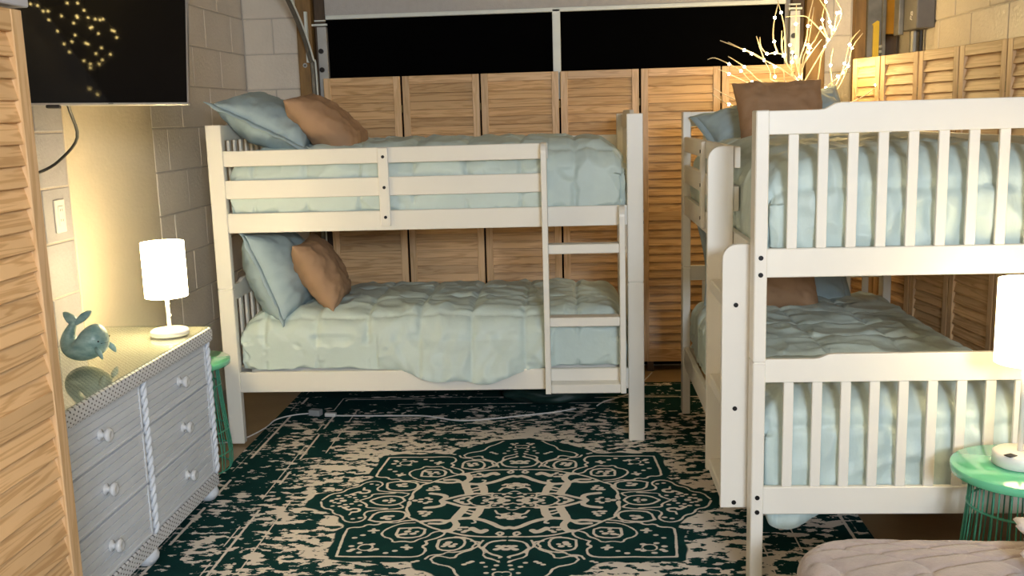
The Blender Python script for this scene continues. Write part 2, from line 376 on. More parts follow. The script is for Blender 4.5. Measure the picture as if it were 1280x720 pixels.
RUG_STROKES = [(4,[(847,10),(823,81),(774,97),(761,142),(717,165),(699,215),(660,237),(623,224),(608,187),(631,143),(611,109),(473,87),(472,64),(490,45)]),(5,[(629,3),(592,45),(543,54),(499,43),(477,2)]),(4,[(676,3),(633,44),(636,75),(593,82),(537,87)]),(5,[(593,209),(581,132),(523,114),(463,121),(442,155),(452,210),(502,227),(555,229),(593,209)]),(4.5,[(648,554),(667,305),(649,284),(605,284),(590,252),(548,263),(528,231),(473,242),(450,221),(394,210)]),(4.5,[(648,554),(563,558),(466,554),(367,562),(320,548),(308,492),(333,464),(311,445),(324,416)]),(5,[(450,295),(343,284),(339,366),(395,390),(453,376),(450,295)]),(4,[(394,238),(446,242),(491,284),(516,336),(500,376),(462,396),(452,429),(416,416),(372,429),(352,396),(321,376),(310,336),(269,315),(253,346),(277,386),(324,416)]),(5,[(270,406),(227,382),(176,386),(161,444),(188,498),(236,505),(272,483),(270,406)]),(5,[(90,479),(71,425),(22,410),(9,410)]),(5,[(90,479),(62,529),(12,556),(19,565)]),(4,[(211,376),(159,386),(116,435),(134,464),(128,482),(193,520),(227,516),(240,538),(288,542),(301,575)]),(4,[(143,415),(104,425),(109,463),(81,505),(84,556),(34,583),(16,606),(20,592)]),(5,[(452,67),(460,2),(444,29),(459,87),(430,155),(434,181),(394,210),(346,263),(307,295),(251,326),(169,366),(101,376),(6,376)]),(11,[(316,3),(296,42),(320,69),(374,81)]),(9,[(316,3),(201,77),(101,80)]),(18,[(201,77),(223,156),(232,200)]),(10,[(232,200),(264,225),(301,208),(365,225)]),(12,[(232,200),(162,189),(97,221),(26,297),(0,285)]),(16,[(162,189),(143,156),(135,84)]),(9,[(232,200),(256,221),(278,251),(331,246)]),(14,[(233,221),(215,264),(231,316),(260,320)]),(14,[(151,295),(113,336),(96,316)]),(6,[(195,134),(165,156),(150,129),(184,111)]),(5,[(157,243),(139,238),(157,200)]),(7,[(256,1),(204,47),(183,31)]),(5,[(71,112),(54,156),(9,139)]),(5,[(48,346),(37,326),(19,342),(30,366),(48,346)]),(4,[(200,0),(171,54),(120,66),(86,31)]),(6,[(733,74),(698,109),(694,86),(656,91),(654,120),(685,127)]),(4,[(685,127),(688,154)]),(4,[(280,578),(261,616),(188,643),(170,707),(128,744),(95,802),(53,832),(31,837)]),(4,[(280,578),(263,542),(191,576),(182,528),(119,487),(95,409)])]
RUG_DOTS = [(11,763,27),(11,731,44),(11,705,35),(11,784,20),(11,801,5),(11,692,11),(11,716,67),(11,750,62),(11,664,51),(11,784,58),(16,750,1),(11,664,198),(11,635,187),(14,526,172),(14,512,199),(14,536,188),(14,504,170),(14,563,2),(14,530,2),(9,540,21),(15,410,326),(15,419,350),(15,385,346),(10,435,356),(10,371,326),(10,405,305),(15,236,445),(15,213,464),(15,229,429),(11,246,464),(11,202,444),(13,609,464),(13,598,493),(13,529,445),(13,507,492),(13,567,521),(13,581,435),(13,526,502),(13,608,506),(12,463,524),(12,430,505),(12,614,386),(12,585,360),(16,390,473),(16,551,315),(9,406,473),(9,371,477),(9,393,454),(9,386,492),(9,567,319),(9,533,315),(9,554,299),(9,547,336),(14,21,482),(14,37,492),(14,4,492),(14,31,463),(14,10,463),(13,178,285),(13,196,285),(13,201,309),(13,171,316),(13,182,330),(13,154,305),(13,372,122),(13,382,144),(13,354,149),(13,365,166),(13,390,122),(13,348,128),(13,432,2),(13,407,13),(13,381,29),(13,365,13),(14,21,178),(14,43,189),(14,32,156),(14,5,200),(10,57,178),(17,29,1),(17,51,15),(17,68,31),(14,31,43),(14,61,1),(14,97,19),(10,116,5),(10,132,31),(10,80,54),(10,47,66),(10,19,78),(13,246,1),(13,226,19),(10,344,602),(10,329,593),(11,42,734),(11,59,691),(11,65,640),(11,26,629),(11,81,607),(11,33,662),(11,53,749),(11,29,754),(11,148,622),(11,120,597),(11,133,608)]
RUG_RINGS = [(45,552,474),(30,21,178),(60,24,1),(34,13,702)]
TWIGS = [[[1.278,5.75,1.78],[1.237,5.74,1.825],[1.183,5.73,1.908],[1.164,5.72,1.946],[1.113,5.71,1.958],[1.072,5.701,1.955],[1.037,5.691,1.995],[1.029,5.681,2.045]],[[1.278,5.75,1.78],[1.229,5.728,1.817],[1.152,5.706,1.87],[1.054,5.685,1.92],[0.951,5.663,1.971],[0.849,5.641,2.021]],[[1.054,5.685,1.92],[0.993,5.682,1.958],[0.937,5.679,1.982],[0.811,5.677,2.033]],[[1.056,5.693,1.92],[1.028,5.674,1.989],[1.005,5.656,2.048]],[[1.136,5.714,1.953],[1.105,5.698,2.036],[1.106,5.682,2.137],[1.123,5.666,2.225]],[[1.183,5.73,1.908],[1.173,5.728,2.061],[1.166,5.726,2.116],[1.148,5.724,2.181],[1.13,5.722,2.24]],[[1.164,5.72,1.946],[1.163,5.747,2.015],[1.185,5.774,2.06]],[[1.181,5.729,1.912],[1.162,5.749,1.987],[1.165,5.769,2.081]],[[1.278,5.75,1.78],[1.161,5.768,1.767],[1.052,5.786,1.81],[0.998,5.804,1.862],[0.956,5.822,1.903],[0.88,5.84,1.954]],[[1.278,5.75,1.78],[1.132,5.738,1.762],[0.997,5.726,1.804],[0.933,5.713,1.866],[0.865,5.701,1.905],[0.785,5.689,1.94],[0.743,5.677,1.932]],[[1.278,5.75,1.78],[1.114,5.755,1.746],[0.981,5.761,1.8],[0.875,5.766,1.853],[0.814,5.771,1.883]],[[1.278,5.75,1.78],[1.114,5.731,1.806],[1.093,5.712,1.855],[1.055,5.693,1.921]],[[1.278,5.75,1.78],[1.185,5.728,1.798],[1.163,5.706,1.864],[1.114,5.684,1.881],[1.111,5.662,1.826]],[[1.278,5.75,1.78],[1.263,5.735,1.824],[1.258,5.719,1.916],[1.284,5.704,2.022],[1.29,5.688,2.096],[1.296,5.673,2.169],[1.307,5.657,2.23],[1.312,5.642,2.291]],[[1.278,5.75,1.78],[1.262,5.731,1.823],[1.309,5.712,1.979],[1.331,5.693,2.02],[1.357,5.674,2.082]],[[1.286,5.721,1.903],[1.325,5.749,1.955],[1.385,5.776,2.026]],[[1.431,5.795,2.021],[1.378,5.806,2.088],[1.33,5.817,2.139],[1.294,5.828,2.163],[1.197,5.838,2.162]],[[1.278,5.75,1.78],[1.293,5.767,1.796],[1.403,5.784,1.98],[1.449,5.801,2.046],[1.505,5.818,2.165],[1.475,5.835,2.244],[1.455,5.852,2.322]],[[1.43,5.794,2.018],[1.394,5.807,2.131],[1.416,5.821,2.239],[1.423,5.834,2.305]],[[1.451,5.802,2.05],[1.42,5.791,2.171],[1.377,5.78,2.235],[1.357,5.769,2.277]],[[1.278,5.75,1.78],[1.352,5.734,1.783],[1.372,5.719,1.923],[1.394,5.703,1.986]],[[1.278,5.75,1.78],[1.326,5.758,1.718],[1.372,5.766,1.717],[1.439,5.774,1.781],[1.505,5.782,1.845],[1.547,5.79,2.003],[1.602,5.798,2.073]],[[1.278,5.75,1.78],[1.339,5.763,1.695],[1.408,5.777,1.705],[1.488,5.79,1.758],[1.543,5.803,1.878],[1.566,5.816,1.977],[1.627,5.83,2.058]],[[1.46,5.786,1.74],[1.504,5.809,1.823],[1.541,5.833,1.872]],[[1.46,5.785,1.739],[1.447,5.81,1.88],[1.467,5.835,1.979]],[[1.278,5.75,1.78],[1.396,5.722,1.671],[1.541,5.693,1.678],[1.65,5.665,1.745],[1.652,5.636,1.765]],[[1.278,5.75,1.78],[1.182,5.76,1.744],[1.029,5.771,1.682],[0.895,5.781,1.72],[0.79,5.792,1.779]],[[1.278,5.75,1.78],[1.225,5.765,1.831],[1.227,5.781,1.909],[1.231,5.796,1.962],[1.221,5.812,2.004]],[[1.278,5.75,1.78],[1.249,5.753,1.885],[1.24,5.756,1.935],[1.24,5.759,2.114],[1.241,5.762,2.222]],[[1.278,5.75,1.78],[1.274,5.721,1.915],[1.293,5.692,1.994],[1.314,5.663,2.193]],[[1.502,5.82,2.174],[1.477,5.821,2.17]],[[1.459,5.804,2.066],[1.463,5.759,2.166]],[[1.278,5.75,1.78],[1.187,5.785,1.722],[1.015,5.82,1.655],[0.89,5.855,1.685],[0.798,5.89,1.747]]]
TWIG_BULBS = [[1.108,5.68,2.146],[1.15,5.724,2.175],[1.111,5.701,2.019],[1.072,5.701,1.955],[1.118,5.711,1.957],[1.114,5.684,1.881],[1.111,5.662,1.826],[0.982,5.67,1.956],[0.941,5.661,1.976],[0.933,5.713,1.866],[0.875,5.766,1.853],[0.969,5.817,1.891],[0.997,5.726,1.804],[1.055,5.693,1.921],[1.166,5.721,1.942],[1.221,5.812,2.004],[1.231,5.796,1.962],[1.227,5.781,1.909],[1.24,5.756,1.935],[1.263,5.735,1.824],[1.29,5.688,2.096],[1.293,5.692,1.994],[1.309,5.712,1.979],[1.302,5.715,1.956],[1.357,5.674,2.082],[1.395,5.808,2.136],[1.432,5.795,2.123],[1.439,5.798,2.098],[1.46,5.797,2.081],[1.428,5.795,2.024],[1.408,5.786,1.987],[1.493,5.82,2.173],[1.415,5.82,2.234],[1.463,5.759,2.166],[1.24,5.759,2.114],[1.448,5.811,1.885],[1.545,5.79,1.995],[1.566,5.816,1.977],[1.518,5.784,1.892],[1.543,5.803,1.878],[1.519,5.819,1.843],[1.482,5.779,1.823],[1.416,5.771,1.759],[1.462,5.787,1.744],[1.652,5.636,1.765],[0.89,5.855,1.685],[0.865,5.701,1.905]]
STRING = [[-2.057,2.421,2.45],[-2.033,2.407,2.45],[-2.026,2.351,2.45],[-2.006,2.353,2.45],[-2.028,2.26,2.45],[-1.964,2.306,2.45],[-1.901,2.31,2.45],[-1.902,2.294,2.45],[-1.858,2.296,2.45],[-1.832,2.281,2.45],[-1.814,2.274,2.45],[-2.101,2.151,2.45],[-2.024,2.138,2.45],[-1.96,2.097,2.45],[-1.907,2.44,2.45],[-1.865,2.443,2.45],[-1.857,2.371,2.45],[-1.875,2.183,2.45],[-1.855,2.121,2.45],[-1.788,2.162,2.45],[-1.785,2.08,2.45],[-1.78,2.153,2.45],[-2.173,2.028,2.45],[-2.035,1.989,2.45],[-1.937,2.004,2.45],[-1.929,1.995,2.45],[-1.866,2.192,2.45],[-1.88,1.95,2.45],[-1.921,1.878,2.45],[-1.857,1.871,2.45],[-1.998,1.781,2.45],[-1.978,1.74,2.45],[-1.91,1.796,2.45],[-1.991,1.686,2.45],[-1.937,1.742,2.45],[-2.11,1.244,2.45],[-2.065,1.383,2.45],[-2.045,1.297,2.45],[-2.216,1.94,2.45],[-1.993,2.02,2.45],[-1.933,2.232,2.45],[-1.799,2.284,2.45],[-2.036,1.891,2.45]]
# ---------------------------------------------------------------- rug
RX0, RX1, RY0, RY1 = -1.712, 1.128, 2.15, 5.95
CX, CY = -0.292, 4.056
def seg_dist(px, py, a, b):
    ax, ay = a; bx_, by_ = b; dx, dy = bx_ - ax, by_ - ay; l2 = dx * dx + dy * dy + 1e-12
    t = np.clip(((px - ax) * dx + (py - ay) * dy) / l2, 0, 1)
    return np.hypot(px - ax - t * dx, py - ay - t * dy)
def chaikin(p):
    p = [np.array(q, float) for q in p]
    out = [p[0]]
    for a, b in zip(p[:-1], p[1:]): out += [a * .75 + b * .25, a * .25 + b * .75]
    return out + [p[-1]]
def build_rug():
    st = 0.0065
    nx = int((RX1 - RX0) / st) + 1; ny = int((RY1 - RY0) / st) + 1
    xs = np.linspace(RX0, RX1, nx); ys = np.linspace(RY0, RY1, ny)
    X, Y = np.meshgrid(xs, ys)
    ax = np.abs(X - CX) * 1000; ay = np.abs(Y - CY) * 1000
    line = np.full(X.shape, -30.0)
    inside = (ax < 960) & (ay < 800)
    px, py = ax[inside], ay[inside]; ln = np.full(px.shape, -30.0)
    def upd(d, bb):
        pass
    for hw, pts in RUG_STROKES:
        q = chaikin(pts)
        for a, b in zip(q[:-1], q[1:]):
            k = (px > min(a[0], b[0]) - 40) & (px < max(a[0], b[0]) + 40) & (py > min(a[1], b[1]) - 40) & (py < max(a[1], b[1]) + 40)
            if k.any(): ln[k] = np.maximum(ln[k], hw * 1.0 + 1.0 - seg_dist(px[k], py[k], a, b))
    for r, x, y in RUG_DOTS:
        k = (abs(px - x) < 60) & (abs(py - y) < 60)
        ln[k] = np.maximum(ln[k], r * 0.8 - np.hypot((px[k] - x) * 0.8, (py[k] - y) * 1.1))
    for r, x, y in RUG_RINGS:
        k = (abs(px - x) < 120) & (abs(py - y) < 120)
        ln[k] = np.maximum(ln[k], 4 - abs(np.hypot(px[k] - x, py[k] - y) - r * 0.62))
    # six-petal ring round the centre and small rosettes
    rr = np.hypot(px, py * 1.25); th = np.arctan2(py * 1.25, px)
    ln = np.maximum(ln, np.where(rr < 150, 5 - abs(rr - 118 - 14 * np.cos(th * 8)), -30))
    line[inside] = ln
    # hexagon at each end of the field and frame lines of the border
    for yy in (1060,):
        for s in (48, 86):
            dx = abs(X - CX) * 1000; dy = abs(ay - yy)
            h = np.maximum(dx * 0.62 + dy * 0.9, dy * 1.15)
            line = np.maximum(line, np.where((dx < 220) & (dy < 160), 4.5 - abs(h - s), -30))
    for off, hw in ((1093, 6), (1120, 3.5), (985, 4), (1345, 7), (1372, 3)):
        ex = np.where(ay < off + 480, hw - abs(ax - off), -30); ey = np.where(ax < off, hw - abs(ay - off - 480), -30)
        frag = np.sin(X * 7.3 + Y * 5.1 + off) + np.sin(Y * 13.7 - X * 3 + off * .3)
        line = np.maximum(line, np.where(frag > -0.35, np.maximum(ex, ey), -30))
    # solid medallion ground: the outline of the drawing grown by a few centimetres
    OUT = [(900, 0), (880, 60), (823, 100), (774, 110), (761, 150), (717, 175), (699, 225), (675, 262), (665, 290), (690, 320), (668, 575), (563, 585), (370, 590), (340, 600), (312, 660),
           (250, 690), (225, 720), (160, 760), (90, 800), (0, 815)]
    dist = np.full(X.shape, 1e9); ins = np.zeros(X.shape, bool)
    pol = OUT + [(0, 0)]
    for k in range(len(pol)):
        a, b = pol[k], pol[(k + 1) % len(pol)]
        if k < len(OUT) - 1: dist = np.minimum(dist, seg_dist(ax, ay, a, b))
        if a[1] != b[1]:
            ins ^= ((a[1] > ay) != (b[1] > ay)) & (ax < (b[0] - a[0]) * (ay - a[1]) / (b[1] - a[1]) + a[0])
    sdz = np.where(ins, -dist, dist) - 14
    zone = np.clip(-(sdz + 9 * np.sin(X * 41) * np.cos(Y * 37)) / 60.0, -1, 1)
    # how pale and worn the ground is: palest in a halo round the medallion
    halo = np.exp(-np.maximum(0, sdz) / 260.0)
    bor = np.maximum(ax - 1000, ay - 1480)
    wear_shade = 0.362 + 0.085 * halo - 0.03 * (bor > 0) - 0.05 * np.clip((np.abs(Y - CY) - 1.15) / 0.3, 0, 1) + 0.02 * np.sin(X * 9.7 + 1) * np.sin(Y * 6.1)  # ends lose cream to paint in the shade under the back bed
    bands = [(0, 0)]
    Zt = 0.010 + 0 * X
    v = np.stack([X, Y, Zt], -1).reshape(-1, 3)
    i = np.arange(ny - 1)[:, None] * nx + np.arange(nx - 1)[None, :]
    f = np.stack([i, i + 1, i + nx + 1, i + nx], -1).reshape(-1, 4)
    me = bpy.data.meshes.new('rug_pile')
    me.vertices.add(len(v)); me.vertices.foreach_set('co', v.astype(np.float32).ravel())
    me.loops.add(f.size); me.loops.foreach_set('vertex_index', f.astype(np.int32).ravel())
    me.polygons.add(len(f)); me.polygons.foreach_set('loop_start', np.arange(len(f), dtype=np.int32) * 4)
    me.update(calc_edges=True)
    for n, a in (('line', line / 20.0), ('zone', zone), ('wear_shade', wear_shade)):
        at = me.attributes.new(n, 'FLOAT', 'POINT'); at.data.foreach_set('value', a.astype(np.float32).ravel())
    m, nt, p = new_mat('green_cream_rug'); L = nt.links.new
    def A(n):
        a = N(nt, 'ShaderNodeAttribute'); a.attribute_name = n; return a.outputs['Fac']
    tc = N(nt, 'ShaderNodeTexCoord')
    def nz(scale, detail, st_=(1, 1, 1), rough=0.6):
        mp = N(nt, 'ShaderNodeMapping'); mp.inputs['Scale'].default_value = st_; L(tc.outputs['Object'], mp.inputs[0])
        n = N(nt, 'ShaderNodeTexNoise'); n.inputs['Scale'].default_value = scale; n.inputs['Detail'].default_value = detail; n.inputs['Roughness'].default_value = rough
        L(mp.outputs[0], n.inputs['Vector']); return n.outputs['Fac']
    def math_(op, a, b=None, c=None):
        n = N(nt, 'ShaderNodeMath', operation=op)
        for k, x in enumerate((a, b, c)):
            if x is None: continue
            if isinstance(x, (int, float)): n.inputs[k].default_value = x
            else: L(x, n.inputs[k])
        return n.outputs[0]
    def step(x, lo, hi):
        n = N(nt, 'ShaderNodeMapRange', interpolation_type='SMOOTHSTEP'); n.inputs[1].default_value = lo; n.inputs[2].default_value = hi
        L(x, n.inputs[0]); return n.outputs[0]
    fine = nz(34, 5, (0.55, 1, 1), 0.56); big = nz(5.0, 2, (1, 1.5, 1))
    inz = step(A('zone'), -0.06, 0.06)
    ln = step(math_('MULTIPLY_ADD', math_('SUBTRACT', fine, 0.5), 0.35, A('line')), -0.06, 0.08)
    # worn ground: cream where noise beats the local threshold
    g = math_('ADD', math_('MULTIPLY', fine, 0.75), math_('MULTIPLY', big, 0.45))
    g = math_('ADD', g, A('wear_shade'))
    worn = step(g, 1.00, 1.02)
    worn = math_('MULTIPLY', worn, math_('SUBTRACT', 1.0, inz))
    fac = math_('MAXIMUM', worn, ln)
    mx = N(nt, 'ShaderNodeMix', data_type='RGBA'); L(fac, mx.inputs['Factor'])
    gr = N(nt, 'ShaderNodeMix', data_type='RGBA'); L(nz(9, 3), gr.inputs['Factor'])
    gr.inputs['A'].default_value = (0.0035, 0.027, 0.027, 1); gr.inputs['B'].default_value = (0.006, 0.055, 0.054, 1)
    L(gr.outputs['Result'], mx.inputs['A']); mx.inputs['B'].default_value = (0.80, 0.735, 0.665, 1)
    L(mx.outputs['Result'], p.inputs['Base Color']); p.inputs['Roughness'].default_value = 0.95; p.inputs['Specular IOR Level'].default_value = 0.1
    b = N(nt, 'ShaderNodeBump'); b.inputs['Strength'].default_value = 0.35; b.inputs['Distance'].default_value = 0.004
    L(math_('ADD', nz(300, 2), math_('MULTIPLY', fac, 0.5)), b.inputs['Height']); L(b.outputs[0], p.inputs['Normal'])
    r = thing('area_rug', 'large dark green and cream distressed area rug with a medallion under both bunk beds', 'rug', (0, 0, 0))
    me.materials.append(m); link('pile', me, None, r)
    MB().box(RX0 + .001, RX1 - .001, RY0 + .001, RY1 - .001, 0.0005, 0.0095).build('backing', M['bag'], r)
build_rug()

# ---------------------------------------------------------------- bunk beds (built once along +X, front towards -Y)
LB, WB, HB, ZJ = 2.149, 1.10, 1.65, 0.8277
def end_rail_poly(zlo, ztop, rise):
    y0, y1 = 0.042, WB - 0.042
    pts = [(y0, zlo), (y1, zlo), (y1, ztop)]
    prof = [(0.205, 0.0), (0.222, 0.1), (0.238, 0.5), (0.254, 0.9), (0.272, 1.0)]
    pts += [(WB - a, ztop + rise * k) for a, k in prof] + [(a, ztop + rise * k) for a, k in reversed(prof)]
    return pts + [(y0, ztop)]
def make_bunk(label):
    t = thing('bunk_bed', label, 'bunk bed', (0, 0, 0), 0, 'white bunk beds')
    for u in (0.0, LB - 0.078):
        for v in (0.0, WB - 0.042):
            MB().box(u, u + 0.078, v, v + 0.042, 0.0105, ZJ - 0.0015, 0.0035).box(u, u + 0.078, v, v + 0.042, ZJ + 0.0015, HB, 0.0035).box(u + .004, u + .074, v + .004, v + .038, ZJ - .003, ZJ + .003).build('post', M['white'], t)
    for ue in (0.028, LB - 0.050):
        uf = ue + 0.022
        for (zlo, zt, rise, nm) in ((1.572, 1.648, 0.021, 'top_rail'), (0.752, 0.832, 0.016, 'end_rail')):
            pl = end_rail_poly(zlo, zt, rise)
            b = MB(); n = len(pl)
            b.add([(ue, a, z) for a, z in pl] + [(uf, a, z) for a, z in pl],
                  [tuple(range(n)), tuple(range(2 * n - 1, n - 1, -1))] + [(i, i + n, (i + 1) % n + n, (i + 1) % n) for i in range(n)])
            o = b.build(nm, M['white'], t); md = o.modifiers.new('bevel', 'BEVEL'); md.width = 0.003; md.segments = 2; md.limit_method = 'ANGLE'
        MB().box(ue, uf, 0.042, WB - 0.042, 1.108, 1.203, 0.003).build('cross_rail', M['white'], t)
        MB().box(ue, uf, 0.042, WB - 0.042, 0.286, 0.384, 0.003).build('cross_rail', M['white'], t)
        for k in range(10):
            v = 0.1256 + 0.0943 * k
            MB().box(ue + 0.004, uf - 0.004, v - 0.0165, v + 0.0165, 1.203, 1.572, 0.002).build('slat', M['white'], t)
            MB().box(ue + 0.004, uf - 0.004, v - 0.0165, v + 0.0165, 0.384, 0.752, 0.002).build('slat', M['white'], t)
    # long rails
    for v in (0.008, WB - 0.033):
        MB().box(0.078, LB - 0.078, v, v + 0.025, 0.284, 0.390, 0.003).build('side_rail', M['white'], t)
        MB().box(0.078, LB - 0.078, v, v + 0.025, 1.112, 1.210, 0.003).build('side_rail', M['white'], t)
    MB().box(0.078, 1.688, 0.008, 0.030, 1.444, 1.521, 0.003).build('guard_rail', M['white'], t)
    MB().box(0.078, 1.665, 0.008, 0.030, 1.283, 1.375, 0.003).build('guard_rail', M['white'], t)
    MB().box(0.078, LB - 0.078, WB - 0.030, WB - 0.008, 1.444, 1.530, 0.003).build('guard_rail', M['white'], t)
    MB().box(0.078, LB - 0.078, WB - 0.030, WB - 0.008, 1.283, 1.375, 0.003).build('guard_rail', M['white'], t)
    gs = MB().box(0.853, 0.905, -0.012, 0.008, 1.132, 1.519, 0.006).build('guard_stile', M['white'], t)
    for z in (1.475, 1.325, 1.178):
        MB().lathe([(0.0001, -0.003), (0.008, -0.003), (0.008, 0.002)], 12, 'Y', (0.881, -0.012, z)).build('bolt', M['bolt'], gs)
    # ladder: two deep stiles with rounded tops, four treads between
    def stile(u, ztop):
        pr = [(-0.088, 0.284), (0.006, 0.284), (0.006, ztop)]
        pr += [(-0.088 + 0.05 - 0.05 * math.sin(a), ztop - 0.05 + 0.05 * math.cos(a)) for a in [k * math.pi / 12 for k in range(7)]]
        b = MB(); n = len(pr)
        b.add([(u, a, z) for a, z in pr] + [(u + 0.028, a, z) for a, z in pr], [tuple(range(n)), tuple(range(2 * n - 1, n - 1, -1))] + [(i, i + n, (i + 1) % n + n, (i + 1) % n) for i in range(n)])
        o = b.build('ladder_stile', M['white'], t); md = o.modifiers.new('bevel', 'BEVEL'); md.width = 0.003; md.segments = 2; md.limit_method = 'ANGLE'
        return o
    stile(1.655, 1.525); s2 = stile(2.027, 1.212)
    for z in (0.304, 0.644, 1.006):
        MB().lathe([(0.0001, 0.003), (0.008, 0.003), (0.008, -0.002)], 12, 'X', (2.055, -0.042, z)).build('bolt', M['bolt'], s2)
        MB().box(1.683, 2.027, -0.078, 0.004, z - 0.020, z + 0.026, 0.004).build('ladder_tread', M['white'], t)
    for u, sgn in ((0.0, -1), (LB, 1)):
        for v in (0.021, WB - 0.021):
            for z in (1.178, 1.122, 0.358, 0.306):
                MB().lathe([(0.0001, 0.003 * sgn), (0.008, 0.003 * sgn), (0.008, -0.002 * sgn)], 12, 'X', (u, v, z)).build('bolt', M['bolt'], t)
    # slatted bases under the mattresses
    for z in (0.30, 1.125):
        for k in range(7):
            u = 0.16 + k * 0.30
            MB().box(u, u + 0.07, 0.034, WB - 0.034, z, z + 0.018).build('base_slat', M['pine_h'], t)
    return t
BED1 = ((-1.8210, 4.8290, 0.0), 0.0045); BED2 = ((0.5659, 5.3632, 0.0), -1.56672)
bunk_a = make_bunk('white wooden bunk bed with its long ladder side facing out, along the back wall')
bunk_b = copy_tree(bunk_a)
bunk_b['label'] = 'white wooden bunk bed on the right, its slatted end facing forward'
for o, (l, r) in ((bunk_a, BED1), (bunk_b, BED2)): o.location = l; o.rotation_euler = (0, 0, r)
def in_bed(b, p):
    c, s = math.cos(b[1]), math.sin(b[1])
    return Vector((b[0][0] + c * p[0] - s * p[1], b[0][1] + s * p[0] + c * p[1], p[2]))

# ---------------------------------------------------------------- mattresses, comforters
def fold(s, half, r):
    """cloth coordinate from the middle -> (horizontal, drop)"""
    a = abs(s); sg = 1 if s >= 0 else -1
    q = half - r
    if a <= q: return sg * a, 0.0
    arc = r * math.pi / 2
    if a <= q + arc:
        t = (a - q) / r
        return sg * (q + r * math.sin(t)), r * (1 - math.cos(t))
    return sg * half, r + (a - q - arc)
def comforter(bed, z_top, zb_front, zb_foot, seed, label, sag=None, upper=False, foot_drop=False):
    u0, u1 = 0.100, LB - 0.100; v0, v1 = 0.066, WB - 0.066
    hu, hv = (u1 - u0) / 2, (v1 - v0) / 2; cu, cv = (u0 + u1) / 2, (v0 + v1) / 2
    r = 0.11 if not upper else 0.13
    drop = z_top - min(zb_front, zb_foot)
    ext = drop - r + r * math.pi / 2
    nu, nv = 300, 210
    V = []; idx = {}
    su = [-(hu - r + ext) + 2 * (hu - r + ext) * i / nu for i in range(nu + 1)]
    sv = [-(hv - r + ext) + 2 * (hv - r + ext) * j / nv for j in range(nv + 1)]
    sp, sq = 0.268, 0.30
    for i, s in enumerate(su):
        for j, q in enumerate(sv):
            x, dx = fold(s, hu, r); y, dy = fold(q, hv, r)
            dmax = max(dx, dy); dmin = min(dx, dy)
            d = dmax + 0.25 * dmin if dmin < r else dmax
            d = min(d, drop)
            # pull rounded corners in
            k = min(1.0, dmin / r) if r > 0 else 0
            x *= 1 - 0.018 * k; y *= 1 - 0.035 * k
            # quilt puff: channels across and along
            a = abs(((s + 0.06) / sp + 50) % 1 - 0.5) * 2; b = abs((q / sq + 50.5) % 1 - 0.5) * 2
            da, db = (1 - a) * sp / 2, (1 - b) * sq / 2
            e1 = 1 - math.exp(-da / 0.016); e2 = 1 - math.exp(-db / 0.016)
            puff = 0.024 * (0.15 + 0.85 * min(e1, 0.35 + 0.65 * e2))
            # puckers that run off the seams
            puff += 0.006 * math.exp(-da / 0.05) * noise.noise(Vector((s * 4, q * 38, seed + 9))) + 0.004 * math.exp(-db / 0.05) * noise.noise(Vector((s * 38, q * 4, seed + 19)))
            P2 = Vector((s * 5.5 + q * 2.2, q * 8 - s * 2.5, seed * 2.3)); n0 = noise.noise(P2); wr = 0.034 * max(0.0, 0.40 - abs(n0)) * (0.6 + noise.noise(P2 * 0.4 + Vector((7, 0, 0))))
            P3 = Vector((s * 3.0 - q * 4.2, q * 3.0 + s * 6.5, seed * 3.1)); wr += 0.030 * max(0.0, 0.33 - abs(noise.noise(P3)))
            wr += noise.noise(Vector((s * 2.2, q * 2.6, seed))) * 0.008
            wv = 0.014 if dmax > r * 0.8 else 0.0
            tx = noise.noise(Vector((s * 17 + 2 * noise.noise(Vector((s * 3, d * 6, seed))), d * 3.5, seed + 4))) * wv if dx < dy else noise.noise(Vector((d * 3.5, q * 17, seed + 4))) * wv
            h = puff + wr + tx
            ang_x = min(1.0, dx / r); ang_y = min(1.0, dy / r)
            nx = (1 if s > 0 else -1) * ang_x; ny = (1 if q > 0 else -1) * ang_y; nzv = max(0.0, 1 - max(ang_x, ang_y))
            nl = math.sqrt(nx * nx + ny * ny + nzv * nzv) or 1.0
            full = 1.0 if not sag else 1.0
            X = cu + x + nx / nl * h * full; Y = cv + y + ny / nl * h; Zz = z_top - d + nzv / nl * h
            # gentle crown in the middle of the bed
            Zz += 0.03 * max(0, 1 - (x / hu) ** 2) * max(0, 1 - (y / hv) ** 2) - 0.02
            # hem follows zb on the front and foot sides
            if q < 0 and dy >= dx and dy > r:
                t = (dy - r) / max(1e-6, drop - r); zb = zb_front + 0.012 * noise.noise(Vector((s * 4, seed, 0)))
                if sag: zb -= sag(s + hu)[0]; Y -= sag(s + hu)[1] * t
                Zz = (z_top - r - 0.02) * (1 - t) + zb * t
                Y -= 0.010 * math.sin(math.pi * min(1, t))
            elif s > 0 and dx > dy and dx > r:
                t = (dx - r) / max(1e-6, drop - r); Zz = (z_top - r - 0.02) * (1 - t) + (zb_foot + 0.01 * noise.noise(Vector((q * 4, seed, 3))) - (0.125 * math.exp(-((q + hv - 0.06) / 0.17) ** 2) if foot_drop else 0)) * t
            elif dmax > r:
                t = (dmax - r) / max(1e-6, drop - r); Zz = (z_top - r - 0.02) * (1 - t) + zb_front * t
            sg_ = sag(s + hu)[0] if (sag and q < 0) else 0.0
            if sg_ < 0.004: Y = max(Y, 0.0345)
            Y = min(Y, WB - 0.0345); X = min(max(X, 0.054), LB - 0.053)
            V.append((X, Y, Zz))
    F = [(i * (nv + 1) + j, (i + 1) * (nv + 1) + j, (i + 1) * (nv + 1) + j + 1, i * (nv + 1) + j + 1) for i in range(nu) for j in range(nv)]
    me = bpy.data.meshes.new('comforter'); me.from_pydata(V, [], F); me.update(); smooth(me); me.materials.append(M['aqua'])
